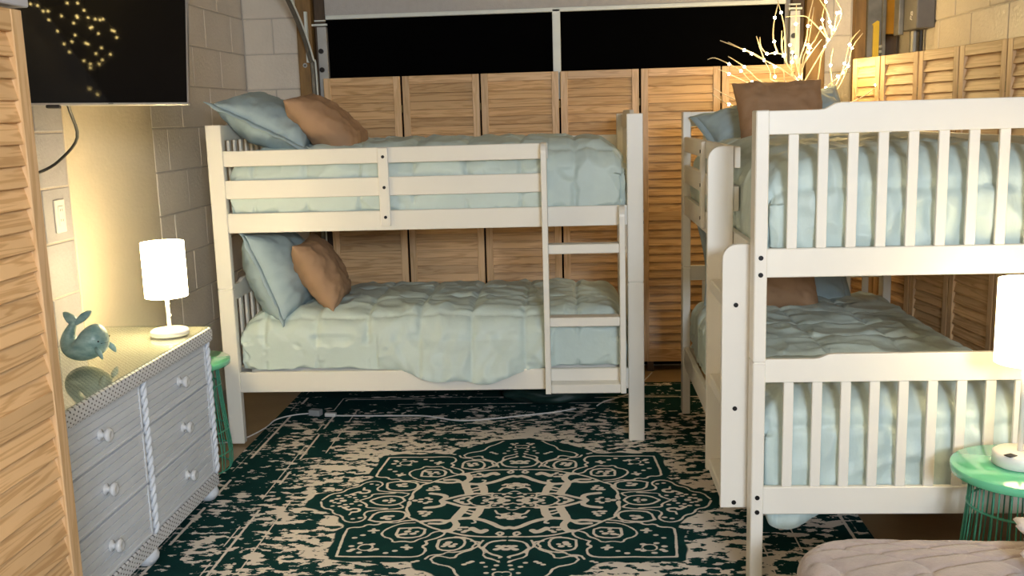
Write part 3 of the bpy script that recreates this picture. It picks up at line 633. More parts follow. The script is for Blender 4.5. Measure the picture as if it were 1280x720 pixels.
    o = link('comforter', me, None, None, bed[0], (0, 0, bed[1]))
    tag(o, label, 'comforter', 'aqua comforters on the bunks')
def sag1(u):
    g = math.exp(-((u - 1.15) / 0.26) ** 2) * (1 + 0.15 * math.sin(u * 21)); return (0.072 * g, 0.088 * min(1.0, g * 2.2))
def sag2(u):
    g = math.exp(-((u - 2.0) / 0.12) ** 2); return (0.0 * g, 0.0 * g)
MZ = []
for bed, nm in ((BED1, 'back'), (BED2, 'right')):
    for z0, z1, lv_ in ((0.32, 0.60, 'lower'), (1.145, 1.42, 'upper')):
        me = MB().box(0.11, LB - 0.11, 0.075, WB - 0.075, z0, z1, 0.03).mesh('mattress', True)
        tag(link('mattress', me, M['mattress'], None, bed[0], (0, 0, bed[1])), 'pale mattress under the aqua comforter on the %s bunk of the %s bed' % (lv_, 'back wall' if nm == 'back' else 'right-hand'), 'mattress', 'mattresses')
comforter(BED1, 0.672, 0.398, 0.36, 1.0, 'pale aqua quilted comforter on the lower bunk of the back wall bed', sag1)
comforter(BED1, 1.515, 1.20, 1.20, 2.0, 'pale aqua quilted comforter on the upper bunk of the back wall bed', None, True)
comforter(BED2, 0.682, 0.398, 0.33, 3.0, 'pale aqua quilted comforter on the lower bunk of the right-hand bed', foot_drop=True)
comforter(BED2, 1.500, 1.20, 1.20, 4.0, 'pale aqua quilted comforter on the upper bunk of the right-hand bed', None, True)

# ---------------------------------------------------------------- pillows
def pillow_mesh(wd, ht, th, flange, seed, name):
    n = 46; V = []; F = []
    def shape(a, b, side):
        ea = max(0.0, 1 - abs(a) ** 2.4); eb = max(0.0, 1 - abs(b) ** 2.4)
        z = th / 2 * (ea * eb) ** 0.52
        # sides bow inwards, corners stand out
        x = wd / 2 * a * (1 - 0.09 * (1 - b * b) * abs(a) ** 3); y = ht / 2 * b * (1 - 0.09 * (1 - a * a) * abs(b) ** 3)
        w_ = noise.fractal(Vector((a * 2.2, b * 2.2, seed + side)), 0.9, 2.0, 3) * 0.016 * min(1, z / 0.04)
        rd = 1 - abs(noise.noise(Vector((a * 3 + b * 2, b * 5 - a, seed * 1.7 + side * 3)))); w_ += 0.012 * max(0, rd - 0.6) * min(1, z / 0.03)
        ed = math.atan2(b, a); cr = noise.noise(Vector((ed * 9, seed, side * 2))) * 0.010 * (1 - min(ea, eb)) 
        return Vector((x, y, side * (z + w_ + cr * (1 if min(ea, eb) > 0.02 else 0)) + (0.0008 * side)))
    for side in (1, -1):
        base = len(V)
        for i in range(n + 1):
            for j in range(n + 1):
                a = math.sin((i / n - 0.5) * math.pi); b = math.sin((j / n - 0.5) * math.pi)
                a = a * 0.6 + (i / n * 2 - 1) * 0.4; b = b * 0.6 + (j / n * 2 - 1) * 0.4
                V.append(shape(a, b, side))
        for i in range(n):
            for j in range(n):
                q = (base + i * (n + 1) + j, base + (i + 1) * (n + 1) + j, base + (i + 1) * (n + 1) + j + 1, base + i * (n + 1) + j + 1)
                F.append(q if side == 1 else q[::-1])
    me = bpy.data.meshes.new(name); me.from_pydata([v[:] for v in V], [], F)
    bm = bmesh.new(); bm.from_mesh(me); bmesh.ops.remove_doubles(bm, verts=bm.verts, dist=0.002); bmesh.ops.recalc_face_normals(bm, faces=bm.faces); bm.to_mesh(me); bm.free()
    smooth(me); return me
def flange_mesh(wd, ht, f, seed):
    n = 60; V = []; F = []
    per = []
    for k in range(4 * n):
        t = k / n; s = int(t); q = (t - s) * 2 - 1
        a, b = [(q, -1), (1, q), (-q, 1), (-1, -q)][s]
        per.append((a, b))
    for a, b in per:
        x = wd / 2 * a * (1 - 0.09 * (1 - b * b) * abs(a) ** 3); y = ht / 2 * b * (1 - 0.09 * (1 - a * a) * abs(b) ** 3)
        V.append((x * 0.97, y * 0.97, 0.004)); 
        w_ = noise.noise(Vector((a * 5, b * 5, seed))) * 0.016
        V.append((x + f * max(-1, min(1, a * 1.0)) * (1 if abs(a) == 1 else abs(a) ** 2), y + f * b * (1 if abs(b) == 1 else abs(b) ** 2), w_ - 0.008))
    m = len(per)
    for k in range(m):
        j = (k + 1) % m; F.append((2 * k, 2 * k + 1, 2 * j + 1, 2 * j))
    me = bpy.data.meshes.new('flange'); me.from_pydata(V, [], F); smooth(me); return me
def pillow(bed, name, c, theta, wd, ht, th, material, label, group, seed, flange=0.0, roll=0.0):
    t = thing(name, label, 'pillow', (0, 0, 0), 0, group)
    th_ = math.radians(theta)
    hd = Vector((-math.cos(th_), 0, math.sin(th_))); wv = Vector((0, 1, 0)); nv_ = wv.cross(hd) * -1
    # local X = width (bed v), Y = height, Z = normal facing the foot
    cz, sz = math.cos(bed[1]), math.sin(bed[1])
    def rb(v): return Vector((cz * v.x - sz * v.y, sz * v.x + cz * v.y, v.z))
    X = rb(wv); Y = rb(hd); Zv = X.cross(Y)
    R = Matrix((X, Y, Zv)).transposed() @ Matrix.Rotation(math.radians(roll), 3, 'Z')
    t.matrix_world = Matrix.Translation(in_bed(bed, c)) @ R.to_4x4()
    cov = link('cover', pillow_mesh(wd, ht, th, flange, seed, 'cover'), material, t)
    if flange > 0:
        fl = link('flange', flange_mesh(wd, ht, flange, seed), material, t)
        sd = fl.modifiers.new('thickness', 'SOLIDIFY'); sd.thickness = 0.004
BLU, TAN = M['pillow_blue'], M['tan']
gb, gt = 'dusty blue bed pillows', 'tan throw pillows'
pillow(BED1, 'bed_pillow', (0.225, 0.44, 1.648), 27, 0.70, 0.50, 0.25, BLU, 'dusty blue pillow leaning over the headboard on the upper bunk of the back wall bed', gb, 1.3, 0.035, 3)
pillow(BED1, 'throw_pillow', (0.535, 0.36, 1.622), 40, 0.45, 0.46, 0.22, TAN, 'tan square throw pillow on the upper bunk of the back wall bed', gt, 2.1, 0, 2)
pillow(BED1, 'bed_pillow', (0.225, 0.40, 0.855), 68, 0.66, 0.48, 0.30, BLU, 'dusty blue pillow at the head of the lower bunk of the back wall bed', gb, 3.7, 0.03, -3)
pillow(BED1, 'throw_pillow', (0.455, 0.34, 0.862), 62, 0.43, 0.40, 0.20, TAN, 'orange-tan throw pillow on the lower bunk of the back wall bed', gt, 4.2, 0, 3)
pillow(BED2, 'bed_pillow', (0.225, 0.470, 1.545), 46, 0.74, 0.40, 0.22, BLU, 'dusty blue pillow behind the tan one on the upper bunk of the right-hand bed', gb, 5.6, 0.03, 14)
pillow(BED2, 'throw_pillow', (0.52, 0.415, 1.605), 58, 0.43, 0.42, 0.20, TAN, 'brownish tan square throw pillow on the upper bunk of the right-hand bed', gt, 6.4, 0, 1)
pillow(BED2, 'bed_pillow', (0.215, 0.46, 0.845), 60, 0.72, 0.47, 0.24, BLU, 'dusty blue pillow in the shade on the lower bunk of the right-hand bed', gb, 7.9, 0.03, 0)
pillow(BED2, 'throw_pillow', (0.48, 0.40, 0.850), 58, 0.43, 0.42, 0.20, TAN, 'tan throw pillow in the shade on the lower bunk of the right-hand bed', gt, 8.8, 0, -2)

# ---------------------------------------------------------------- louvered panels
_lm = {}
def louver_meshes(wd, z0, z1, zm):
    k = (round(wd, 3), round(z0, 3), round(z1, 3))
    if k in _lm: return _lm[k]
    sw = 0.044
    d = {}
    d['stile'] = MB().box(-sw / 2, sw / 2, -0.014, 0.014, z0, z1, 0.002).mesh('stile'); d['stile'].materials.append(M['pine_v'])
    for nm, h in (('top', 0.05), ('mid', 0.06), ('bot', 0.085)):
        d[nm] = MB().box(-wd / 2 + sw, wd / 2 - sw, -0.0125, 0.0125, -h / 2, h / 2, 0.002).mesh('rail'); d[nm].materials.append(M['pine_h'])
    d['slat'] = MB().box(-wd / 2 + sw - .002, wd / 2 - sw + .002, -0.004, 0.004, -0.032, 0.032, 0.0015).mesh('slat'); d['slat'].materials.append(M['pine_h'])
    d['hinge'] = MB().tube([(0, 0, -0.022), (0, 0, 0.022)], 0.0038, 8).mesh('hinge'); d['hinge'].materials.append(M['brass'])
    _lm[k] = d
    return d
def louver(parent, wd, z0, z1, zm, hinge=True):
    d = louver_meshes(wd, z0, z1, zm); sw = 0.044
    for s in (-1, 1): link('stile', d['stile'], None, parent, (s * (wd / 2 - sw / 2), 0, 0))
    link('rail', d['top'], None, parent, (0, 0, z1 - 0.025)); link('rail', d['mid'], None, parent, (0, 0, zm)); link('rail', d['bot'], None, parent, (0, 0, z0 + 0.0425))
    for a, b in ((z0 + 0.085, zm - 0.03), (zm + 0.03, z1 - 0.05)):
        n = max(1, round((b - a) / 0.0505)); p = (b - a) / n
        for i in range(n):
            link('slat', d['slat'], None, parent, (0, 0.002, a + p * (i + 0.5)), (math.radians(-15), 0, 0))
    if hinge and wd < 0.49:
        for z in (z0 + 0.22, zm + 0.1, z1 - 0.2): link('hinge', d['hinge'], None, parent, (wd / 2 + 0.004, -0.011, z))
ORD = ['first', 'second', 'third', 'fourth', 'fifth', 'sixth', 'seventh', 'eighth']
for i in range(6):
    x = -1.5762 + 0.4958 * (i + 0.5)
    yy = 6.268 + (0.006 if i % 2 else -0.004)
    t = thing('folding_screen', '%s louvered pine panel from the left, standing before the black garage door' % ORD[i], 'louvered panel', (x, yy, 0), 0, 'pine louvered panels along the back')
    louver(t, 0.484, 0.064, 1.918, 1.007)
    for s in (-0.19, 0.19): MB().box(s - .02, s + .02, -.012, .012, 0.0, 0.064).build('foot', M['stud_dark'], t)
RP = [(1.600, 5.880), (1.672, 5.596), (1.750, 5.225), (1.806, 4.837), (1.845, 4.41), (1.862, 3.95), (1.880, 3.47), (1.890, 2.98)]
for i in range(7):
    a, b = Vector((*RP[i], 0)), Vector((*RP[i + 1], 0)); d_ = b - a
    wd = round(d_.length - 0.010, 3)
    t = thing('folding_screen', '%s louvered pine panel from the back corner, standing along the right wall' % ORD[i], 'louvered panel', ((a + b) / 2)[:], math.atan2(d_.y, d_.x), 'pine louvered panels along the right wall')
    louver(t, wd, 0.064, 1.918, 1.007)
    for s in (-wd * .36, wd * .36): MB().box(s - .02, s + .02, -.012, .012, 0.0, 0.064).build('foot', M['stud_dark'], t)
# closet with louvered doors in the left foreground
cl = thing('louvered_closet', 'tall closet of pine louvered doors with a grey top board in the left foreground', 'closet', (-1.2745, 2.268, 0))
MB().box(-0.80, 0.022, -1.02, 0.016, 1.932, 1.966, 0.003).build('top_board', M['grey_board'], cl)
MB().box(-0.80, -0.03, -0.022, -0.004, 0.0, 1.932, 0.002).build('side_panel', M['grey_board'], cl)
for k in range(2):
    dr = link('door', None, parent=cl, loc=(0, -0.252 - 0.50 * k, 0), rot=(0, 0, math.pi / 2))
    louver(dr, 0.496, 0.03, 1.925, 1.007)
for k in (-0.02, -0.52, -1.0): MB().box(-.02, .0, k - .02, k, 0, 0.03).build('foot', M['stud_dark'], cl)
# ---------------------------------------------------------------- dresser
dr = thing('wicker_dresser', 'white wicker chest of drawers with a glass top against the left wall', 'dresser', (0, 0, 0))
XF, XBK = -1.622, -2.095; Y0, Y1 = 2.76, 4.115; YM = 3.46
MB().box(XBK, XF - 0.012, Y0, Y1, 0.085, 0.722, 0.004).build('body', M['dresser'], dr)
MB().box(XBK - 0.004, XF + 0.026, Y0 - 0.02, Y1 + 0.022, 0.722, 0.784, 0.014).build('top', M['wicker'], dr)
MB().box(XBK + 0.006, XF + 0.012, Y0 - 0.012, Y1 + 0.012, 0.7845, 0.7865).build('wicker_top', M['wicker_top'], dr)
MB().box(XBK, XF + 0.024, Y0 - 0.018, Y1 + 0.018, 0.788, 0.793, 0.0015).build('glass_top', M['glass'], dr)
MB().box(XF - 0.014, XF + 0.008, Y0, Y1, 0.068, 0.128, 0.004).build('apron', M['wicker'], dr)
MB().box(XBK, XF - .01, Y1 - 0.004, Y1 + 0.008, 0.068, 0.128, 0.004).build('apron', M['wicker'], dr)
def twist(y, x=XF + 0.004, w_=0.026):
    b = MB()
    for ph in (0, math.pi):
        b.tube([(x + 0.006 * math.cos(2 * math.pi * z / 0.075 + ph), y + 0.009 * math.sin(2 * math.pi * z / 0.075 + ph), z) for z in [0.128 + 0.006 * k for k in range(100)]], 0.0085, 6)
    return b
twist(YM).build('center_twist', M['dresser'], dr, True)
twist(Y1 - 0.008).build('corner_twist', M['dresser'], dr, True)
twist(Y0 + 0.008).build('corner_twist', M['dresser'], dr, True)
def drawer(ya, yb, za, zb, hide=False):
    o = link('drawer', None, parent=dr, loc=(XF - 0.012, (ya + yb) / 2, (za + zb) / 2))
    hw, hh = (yb - ya) / 2, (zb - za) / 2
    b = MB(); n = 6
    b.box(0, 0.008, -hw, hw, -hh, hh)
    for k in range(n):
        z0 = -hh + 2 * hh * k / n; b.box(0.006, 0.0135, -hw + 0.004, hw - 0.004, z0 + 0.002, z0 + 2 * hh / n - 0.0015, 0.0012)
    b.build('drawer_front', M['dresser'], o)
    b = MB()
    for (a0, a1, c0, c1) in ((-hw, -hw + .012, -hh, hh), (hw - .012, hw, -hh, hh), (-hw + .012, hw - .012, -hh, -hh + .010), (-hw + .012, hw - .012, hh - .010, hh)):
        b.box(0.008, 0.016, a0, a1, c0, c1, 0.0015)
    b.build('drawer_edge', M['dresser'], o)
    MB().lathe([(0.021, 0.014), (0.021, 0.018), (0.010, 0.022), (0.009, 0.03), (0.018, 0.036), (0.024, 0.043), (0.0245, 0.049), (0.019, 0.054), (0.012, 0.055), (0.008, 0.053), (0.0001, 0.053)], 20, 'X').build('knob', M['knob'], o, True)
for za, zb in ((0.545, 0.716), (0.338, 0.537), (0.134, 0.330)):
    drawer(YM + 0.026, Y1 - 0.026, za, zb); drawer(Y0 + 0.026, YM - 0.026, za, zb)
for y in (Y0 + 0.06, 3.43, Y1 - 0.045):
    for x in (XF - 0.03, XBK + 0.06):
        MB().lathe([(0.012, 0.010), (0.030, 0.016), (0.045, 0.036), (0.047, 0.05), (0.040, 0.070), (0.028, 0.080), (0.026, 0.090)], 24, 'Z', (x, y, 0)).build('bun_foot', M['dresser'], dr, True)

# ---------------------------------------------------------------- lamps
def lamp(name, loc, label, base_h, sz0, sz1, r, power, shade='shade'):
    t = thing(name, label, 'lamp', loc)
    MB().lathe([(0.070, 0.0), (0.078, 0.004), (0.078, base_h - 0.006), (0.070, base_h), (0.0001, base_h)], 40).build('base', M['lamp_white'], t, True)
    MB().tube([(0, 0, base_h - .002), (0, 0, sz1 - 0.03)], 0.0085, 12).build('stem', M['lamp_white'], t, True)
    th = 0.002
    MB().lathe([(r * 1.0, sz0), (r, sz1), (r - th, sz1), (r - th, sz0), (r, sz0)], 48, cap=False).build('shade', M[shade], t, True)
    MB().tube([(x, 0, sz1 - 0.02) for x in (-r, 0, r)], 0.0025, 6).build('spider', M['lamp_white'], t)
    p_ = [(0.02, -0.03, sz0 + 0.02), (0.021, -0.031, sz0 - 0.07)]
    MB().tube(p_, 0.0012, 5).sphere((0.021, -0.031, sz0 - 0.075), 0.006, 8, 6).build('pull_chain', M['lamp_white'], t)
    MB().sphere((0, 0, (sz0 + sz1) / 2), 0.022, 14, 10).build('bulb', M['bulb'], t, True)
    lp = point('bulb_light', (0, 0, (sz0 + sz1) / 2), power, (1.0, 0.72, 0.38), 0.045)
    lp.parent = t
    return t
M['bulb'] = glow('lit_bulb', (1.0, 0.82, 0.5), 12.0)
lamp('table_lamp', (-1.70, 3.93, 0.7935), 'lit table lamp with a white drum shade on the wicker dresser', 0.026, 0.165, 0.392, 0.086, 9.0)
rl = lamp('table_lamp', (1.352, 3.0, 0.5505), 'lit table lamp with a white drum shade on the mint wire table', 0.045, 0.325, 0.580, 0.088, 3.0, 'shade_soft')
MB().box(-0.018, 0.012, -0.012, 0.012, 0.0, 0.002).build('switch', M['bolt'], rl, loc=(-0.045, -0.045, 0.0455), rot=(0, 0, 0.5))

# ---------------------------------------------------------------- mint wire side tables
def wire_table(loc, label, n=18):
    t = thing('wire_side_table', label, 'side table', loc, 0, 'mint wire side tables')
    MB().lathe([(0.0001, 0.522), (0.200, 0.522), (0.206, 0.525), (0.206, 0.547), (0.203, 0.550), (0.0001, 0.550)], 56).build('table_top', M['mint'], t, True)
    prof = [(0.148, 0.522), (0.150, 0.44), (0.158, 0.34), (0.172, 0.20), (0.182, 0.11), (0.180, 0.03), (0.170, 0.0115)]
    me = None
    for k in range(n):
        for dth in (-0.055, 0.055):
            a = 2 * math.pi * k / n + dth
            if me is None: me = MB().tube(spline([(r, 0, z) for r, z in prof], 3), 0.0026, 6).mesh('wire', True); me.materials.append(M['mint_wire'])
            link('wire', me, None, t, (0, 0, 0), (0, 0, a))
    for r, z in ((0.1515, 0.425), (0.172, 0.205), (0.182, 0.10), (0.172, 0.0115)):
        MB().tube([(r * math.cos(2 * math.pi * k / 40), r * math.sin(2 * math.pi * k / 40), z) for k in range(40)], 0.0042, 6, closed=True).build('hoop', M['mint_wire'], t, True)
    return t
ta = wire_table((1.357, 2.985, 0.0), 'mint green round wire side table in front of the right-hand bunk bed')
tb = copy_tree(ta); tb.location = (-1.872, 4.475, 0.0); tb['label'] = 'mint green round wire side table between the wicker dresser and the back bunk bed'

# ---------------------------------------------------------------- whale figurine
wh = thing('whale_figurine', 'teal glazed ceramic whale with a raised tail on the wicker dresser', 'figurine', (-1.83, 3.46, 0.7935), math.radians(2))
def loft(spine, n=20):
    """spine: (x, z, half height, half width, tilt)"""
    v = []; f = []
    for x, z, h, w_, a in spine:
        for k in range(n):
            t = 2 * math.pi * k / n
            u = h * math.sin(t); yv = w_ * math.cos(t)
            v.append((x - u * math.sin(a), yv, z + u * math.cos(a)))
    m = len(spine)
    for i in range(m - 1):
        for k in range(n): f.append((i * n + k, i * n + (k + 1) % n, (i + 1) * n + (k + 1) % n, (i + 1) * n + k))
    f.append(tuple(range(n))[::-1]); f.append(tuple((m - 1) * n + k for k in range(n)))
    return v, f
R_ = math.radians
sp = [(0.090, 0.104, 0.010, 0.010, R_(14)), (0.086, 0.103, 0.034, 0.030, R_(14)), (0.076, 0.100, 0.052, 0.046, R_(14)), (0.054, 0.092, 0.061, 0.058, R_(13)), (0.022, 0.074, 0.060, 0.063, R_(14)),
      (-0.008, 0.060, 0.053, 0.060, R_(0)), (-0.034, 0.060, 0.045, 0.053, R_(-32)), (-0.050, 0.074, 0.037, 0.044, R_(-60)), (-0.054, 0.096, 0.029, 0.035, R_(-85)),
      (-0.048, 0.118, 0.021, 0.026, R_(-105)), (-0.036, 0.138, 0.016, 0.021, R_(-116)), (-0.026, 0.154, 0.013, 0.017, R_(-118)), (-0.021, 0.163, 0.007, 0.009, R_(-118))]
v_, f_ = loft(sp); 
me = MB().add(v_, f_).mesh('body', True); o = link('body', me, M['whale'], wh)
sb = o.modifiers.new('subd', 'SUBSURF'); sb.levels = 1; sb.render_levels = 2
def fluke(sgn):
    pts = [(-0.030, 0.146), (-0.012, 0.172), (0.006, 0.190), (0.026, 0.199), (0.047, 0.199), (0.036, 0.180), (0.016, 0.161), (-0.012, 0.146)] if sgn > 0 else [(-0.036, 0.144), (-0.052, 0.160), (-0.061, 0.180), (-0.062, 0.198), (-0.044, 0.194), (-0.026, 0.184), (-0.012, 0.168), (-0.016, 0.148)]
    b = MB().prism(pts, -0.010, 0.010)
    o = b.build('fluke', M['whale'], wh, True)
    s_ = o.modifiers.new('bevel', 'BEVEL'); s_.width = 0.006; s_.segments = 3
fluke(1); fluke(-1)
for s in (-1, 1):
    b = MB(); v2, f2 = loft([(0.0, 0, 0.012, 0.006, 0), (0.014, -0.012, 0.012, 0.006, R_(-40)), (0.022, -0.024, 0.009, 0.004, R_(-45)), (0.026, -0.034, 0.003, 0.002, R_(-45))], 12)
    b.add(v2, f2).build('fin', M['whale'], wh, True, (0.070, s * 0.050, 0.062), (0, 0, s * 0.3))
    MB().sphere((0.079, s * 0.046, 0.092), 0.0035, 8, 6).build('eye', M['bolt'], wh)
MB().tube(spline([(0.083, -0.036, 0.082), (0.090, -0.018, 0.080), (0.092, 0, 0.079), (0.090, 0.018, 0.080), (0.083, 0.036, 0.082)], 3), 0.0015, 5).build('mouth', M['bolt'], wh)

# ---------------------------------------------------------------- television on its wall arm
a = math.radians(7); tl = math.radians(9); ro = math.radians(1.3)
rt = Vector((math.cos(a), math.sin(a), 0)); upv = Vector((-math.sin(a) * math.sin(tl), math.cos(a) * math.sin(tl), math.cos(tl)))
rt, upv = rt * math.cos(ro) - upv * math.sin(ro), upv * math.cos(ro) + rt * math.sin(ro)
nrm = upv.cross(rt) * -1
tv = thing('television', 'black flat screen television on an arm high on the left wall', 'television')
tv.matrix_world = Matrix.Translation(Vector((-1.294, 3.3, 1.7245))) @ Matrix((rt, -nrm if nrm.y < 0 else nrm, upv)).transposed().to_4x4()
TW, TH = 0.70, 0.42
MB().box(-TW, 0, 0.002, 0.03, 0, TH, 0.004).build('case', M['tv_frame'], tv)
MB().box(-TW + 0.004, -0.004, 0.0, 0.004, 0.006, TH - 0.004).build('screen', M['screen'], tv)
MB().box(-TW + 0.003, -0.003, -0.0015, 0.004, 0.0, 0.0055, 0.001).build('bezel', M['tv_frame'], tv)
MB().box(-0.262, -0.246, -0.0022, 0.0, 0.0015, 0.0045).build('emblem', M['box_grey'], tv)
MB().box(-0.47, -0.425, 0.004, 0.022, -0.010, 0.001, 0.002).build('sensor', M['rubber'], tv)
MB().box(-0.55, -0.15, 0.03, 0.06, 0.1, 0.34, 0.006).build('back_cover', M['rubber'], tv)
MB().tube([(-0.35, 0.055, 0.2), (-0.40, 0.13, 0.2), (-0.55, 0.20, 0.19)], 0.014, 8).build('arm', M['rubber'], tv)
tvc = MB().tube(spline([(-1.80, 3.46, 1.86), (-1.84, 3.55, 1.74), (-1.92, 3.75, 1.62), (-2.02, 3.78, 1.53), (-2.09, 3.76, 1.49), (-2.095, 3.70, 1.49), (-2.09, 3.66, 1.52), (-2.085, 3.62, 1.60), (-2.09, 3.5, 1.66)], 5), 0.006, 8).build('television_cable', M['rubber'], None, True)
tag(tvc, 'black power cable drooping on the left wall below the television', 'cable')
# wall outlet
wo = thing('wall_outlet', 'white outlet plate on the left wall above the whale figurine', 'outlet', (XL, 3.905, 1.303))
MB().box(0.0, 0.008, -0.040, 0.040, -0.068, 0.068, 0.003).build('plate', M['outlet'], wo)
MB().box(0.006, 0.012, -0.020, 0.020, -0.042, 0.042, 0.002).build('socket_face', M['outlet'], wo)
for z in (-0.022, 0.02):
    MB().box(0.011, 0.0128, -0.009, -0.006, z, z + 0.010).box(0.011, 0.0128, 0.006, 0.009, z, z + 0.010).build('slot', M['box_grey'], wo)
# white conduit hanging at the top of the left wall
pc = MB().tube(spline([(-2.075, 5.30, 2.26), (-2.06, 5.34, 2.30), (-2.06, 5.42, 2.37), (-2.07, 5.46, 2.46), (-2.085, 5.46, 2.59)], 6), 0.013, 8).build('wall_cable', M['conduit'], None, True)
tag(pc, 'white curved cable hanging high on the left wall right of the television', 'cable')

# ---------------------------------------------------------------- lit twigs
tw = thing('lit_twigs', 'tall pale twigs with warm fairy lights behind the right-hand bunk bed', 'twig lights', (1.278, 5.75, 0))
MB().lathe([(0.075, 0.0), (0.085, 0.01), (0.10, 0.25), (0.095, 0.5), (0.07, 0.72), (0.062, 0.80), (0.07, 0.86), (0.064, 0.86), (0.056, 0.80), (0.06, 0.7), (0.0001, 0.66)], 28).build('vase', M['lamp_white'], tw, True)
ORG = Vector((1.278, 5.75, 0))
MB().tube(spline([(0.0, 0, 0.68), (0.01, 0.0, 1.2), (-0.005, 0.0, 1.60), (0, 0, 1.78)], 5), [0.02] * 10 + [0.013] * 6, 8).build('stem', M['twig'], tw, True)
for b in TWIGS:
    P = spline([Vector(q) - ORG for q in b], 4); n = len(P)
    MB().tube(P, [0.0046 - 0.0024 * i / n for i in range(n)], 6).build('twig', M['twig'], tw, True)
lm_ = MB().sphere((0, 0, 0), 0.0074, 8, 6).mesh('fairy_light', True); lm_.materials.append(M['led'])
for q in TWIG_BULBS: link('fairy_light', lm_, None, tw, (Vector(q) - ORG)[:])
for q in ((1.10, 5.66, 1.98), (1.42, 5.70, 2.05), (1.53, 5.72, 1.88)):
    lp = point('fairy_glow', (Vector(q) - ORG)[:], 3.0, (1.0, 0.66, 0.24), 0.12); lp.parent = tw
# string of fairy lights under the ceiling, seen mirrored in the television
sl = thing('string_lights', 'string of tiny warm lights hung under the ceiling, mirrored in the black television', 'string lights', (0, 0, 0))
SS = sorted([q for q in STRING if q[0] > -2.08], key=lambda q: (round(q[1] / 0.16), q[0] * (1 if round(q[1] / 0.16) % 2 else -1)))
pts = []
for q in SS: pts.append(Vector((q[0], q[1], q[2] + 0.012)))
MB().tube([Vector((SS[0][0], SS[0][1], 2.6))] + pts + [Vector((SS[-1][0], SS[-1][1], 2.6))], 0.0016, 5).build('wire', M['rubber'], sl)
l2 = MB().sphere((0, 0, 0), 0.0052, 8, 6).mesh('fairy_light', True); l2.materials.append(M['led_cool'])
for q in SS: link('fairy_light', l2, None, sl, q)

# ---------------------------------------------------------------- ottoman and cloth
def cushion():
    x0, x1, y0, y1, zt, zb = 0.605, 2.0, 1.75, 2.795, 0.40, 0.012
    n, m_ = 90, 70; V = []; F = []
    rc = 0.16; re = 0.055
    def sd(x, y):
        cx_, cy_ = (x0 + x1) / 2, (y0 + y1) / 2; qx = abs(x - cx_) - (x1 - x0) / 2 + rc; qy = abs(y - cy_) - (y1 - y0) / 2 + rc
        return math.hypot(max(qx, 0), max(qy, 0)) + min(max(qx, qy), 0) - rc
    # rings from the middle outwards, then down the side
    cx_, cy_ = (x0 + x1) / 2, (y0 + y1) / 2; ring = []
    for k in range(360):
        t = 2 * math.pi * k / 360
        d_ = Vector((math.cos(t), math.sin(t))); lo, hi = 0.0, 2.0
        for _ in range(30):
            md = (lo + hi) / 2
            if sd(cx_ + d_.x * md, cy_ + d_.y * md) < 0: lo = md
            else: hi = md
        ring.append((cx_ + d_.x * lo, cy_ + d_.y * lo))
    def quilt(x, y):
        w1 = x * 4.2 + 1.2 * math.sin(y * 9) + y * 5.5; w2 = x * 4.2 - 1.2 * math.sin(y * 9 + 1) - y * 5.5
        a_ = abs((w1 % 1) - 0.5) * 2; b_ = abs((w2 % 1) - 0.5) * 2
        return 0.016 * (1 - math.exp(-(1 - a_) * 10)) * (1 - math.exp(-(1 - b_) * 10))
    prof = []
    R = 90
    for i in range(R + 1): prof.append((i / R, 0, 'top'))
    for i in range(1, 9): prof.append((1, i / 8, 'arc'))
    for i in range(1, 9): prof.append((1, i / 8, 'side'))
    for (s, q, kind) in prof:
        for (rx, ry) in ring:
            dx, dy = rx - cx_, ry - cy_; L_ = math.hypot(dx, dy)
            if kind == 'top': f_ = (L_ - re) / L_ * s; x, y = cx_ + dx * f_, cy_ + dy * f_; z = zt + quilt(x, y) + 0.012 * (1 - s * s)
            elif kind == 'arc':
                a_ = q * math.pi / 2; f_ = (L_ - re + re * math.sin(a_)) / L_; x, y = cx_ + dx * f_, cy_ + dy * f_; z = zt - re + re * math.cos(a_) + quilt(x, y) * (1 - q)
            else: f_ = 1 - 0.004 * math.sin(q * math.pi * 3); x, y = cx_ + dx * f_, cy_ + dy * f_; z = (zt - re) * (1 - q) + zb * q
            V.append((x, y, z))
    n_ = len(ring)
    for i in range(len(prof) - 1):
        for k in range(n_): F.append((i * n_ + k, i * n_ + (k + 1) % n_, (i + 1) * n_ + (k + 1) % n_, (i + 1) * n_ + k))
    F.append(tuple((len(prof) - 1) * n_ + k for k in range(n_))[::-1])
    me = bpy.data.meshes.new('cushion'); me.from_pydata(V, [], F)
    bm = bmesh.new(); bm.from_mesh(me); bmesh.ops.remove_doubles(bm, verts=bm.verts, dist=1e-5); bmesh.ops.recalc_face_normals(bm, faces=bm.faces); bm.to_mesh(me); bm.free()
    return smooth(me)
ot = link('ottoman', cushion(), M['ottoman']); tag(ot, 'taupe quilted ottoman with rounded corners in the right foreground', 'ottoman')
def crumple(x, y, z, sx, sy, sz, seed):
    b = MB().sphere((0, 0, 0), 1.0, 48, 32); V = []
    for q in b.v:
        p_ = Vector(q); k = 1 + 0.30 * noise.fractal(p_ * 1.7 + Vector((seed, 0, 0)), 0.9, 2, 3) + 0.22 * (0.5 - abs(noise.noise(p_ * 2.6 + Vector((0, seed, 0)))))
        p_ = p_ * k; p_.z = max(p_.z, -0.62)
        V.append((x + p_.x * sx, y + p_.y * sy, z + (p_.z + 0.62) * sz))
    b.v = V; return b
cb = crumple(1.315, 2.55, 0.432, 0.14, 0.12, 0.085, 3.0).build('white_cloth', M['towel'], None, True)
tag(cb, 'crumpled white terry cloth lying on the taupe ottoman', 'cloth')

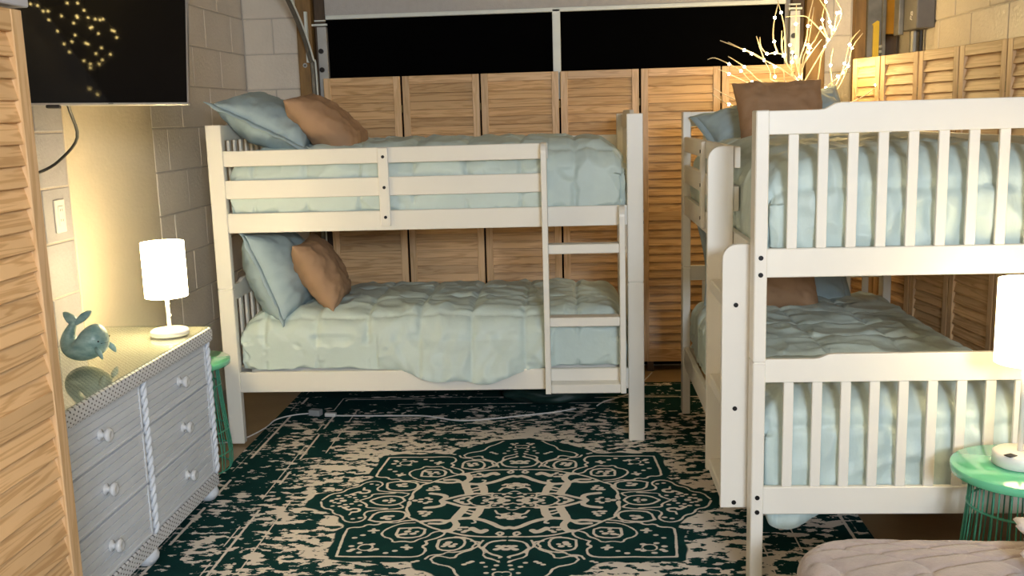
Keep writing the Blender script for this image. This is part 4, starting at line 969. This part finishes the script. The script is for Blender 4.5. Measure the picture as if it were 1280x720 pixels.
# ---------------------------------------------------------------- cords and the bag under the bed
ex = thing('extension_cord', 'white extension cord with plug running across the rug under the back bunk bed', 'cord')
zc = 0.0155
MB().tube(spline([(-2.05, 4.84, 0.004), (-1.90, 4.86, 0.004), (-1.79, 4.92, 0.0045), (-1.72, 5.10, 0.008), (-1.698, 5.225, zc), (-1.62, 5.31, zc), (-1.53, 5.34, zc)], 6), 0.0042, 6).build('cord_end', M['cord'], ex, True)
MB().box(-0.035, 0.035, -0.022, 0.022, 0.0, 0.035, 0.006).build('adapter', M['cord_grey'], ex, loc=(-1.495, 5.32, 0.0105), rot=(0, 0, -0.3))
MB().box(-0.035, 0.03, -0.014, 0.014, 0.0, 0.022, 0.006).build('plug', M['cord'], ex, loc=(-1.40, 5.295, 0.0105), rot=(0, 0, -0.05))
MB().tube(spline([(-1.38, 5.293, zc), (-1.2, 5.285, zc), (-1.005, 5.281, zc), (-0.85, 5.27, zc), (-0.656, 5.184, zc), (-0.45, 5.22, zc), (-0.33, 5.262, zc), (-0.15, 5.32, zc), (-0.019, 5.39, zc)], 6), 0.0045, 6).build('cord_run', M['cord'], ex, True)
c2 = MB().tube(spline([(0.10, 5.44, zc), (0.15, 5.53, zc), (0.288, 5.667, zc), (0.36, 5.86, zc), (0.42, 6.05, 0.0045), (0.47, 6.2, 0.0045)], 6), 0.004, 6).build('lamp_cord', M['cord'], None, True)
tag(c2, 'thin white cord running back beside the dark bag under the back bunk bed', 'cord')
bg = thing('duffel_bag', 'dark green soft bag lying on the rug under the back bunk bed', 'bag', (-0.15, 5.62, 0.0105))
b = MB().sphere((0, 0, 0), 1.0, 48, 28); V = []
for q in b.v:
    p_ = Vector(q); k = 1 + 0.16 * noise.fractal(p_ * 2.1, 0.9, 2, 3)
    p_ *= k; V.append((p_.x * 0.30, p_.y * 0.17, max(0.0, (p_.z + 0.7) * 0.085)))
b.v = V; b.build('bag_body', M['bag'], bg, True)
MB().tube(spline([(-0.12, -0.12, 0.1), (-0.08, -0.17, 0.11), (0.05, -0.175, 0.10), (0.12, -0.12, 0.1)], 6), 0.009, 6).build('strap', M['bag'], bg, True)
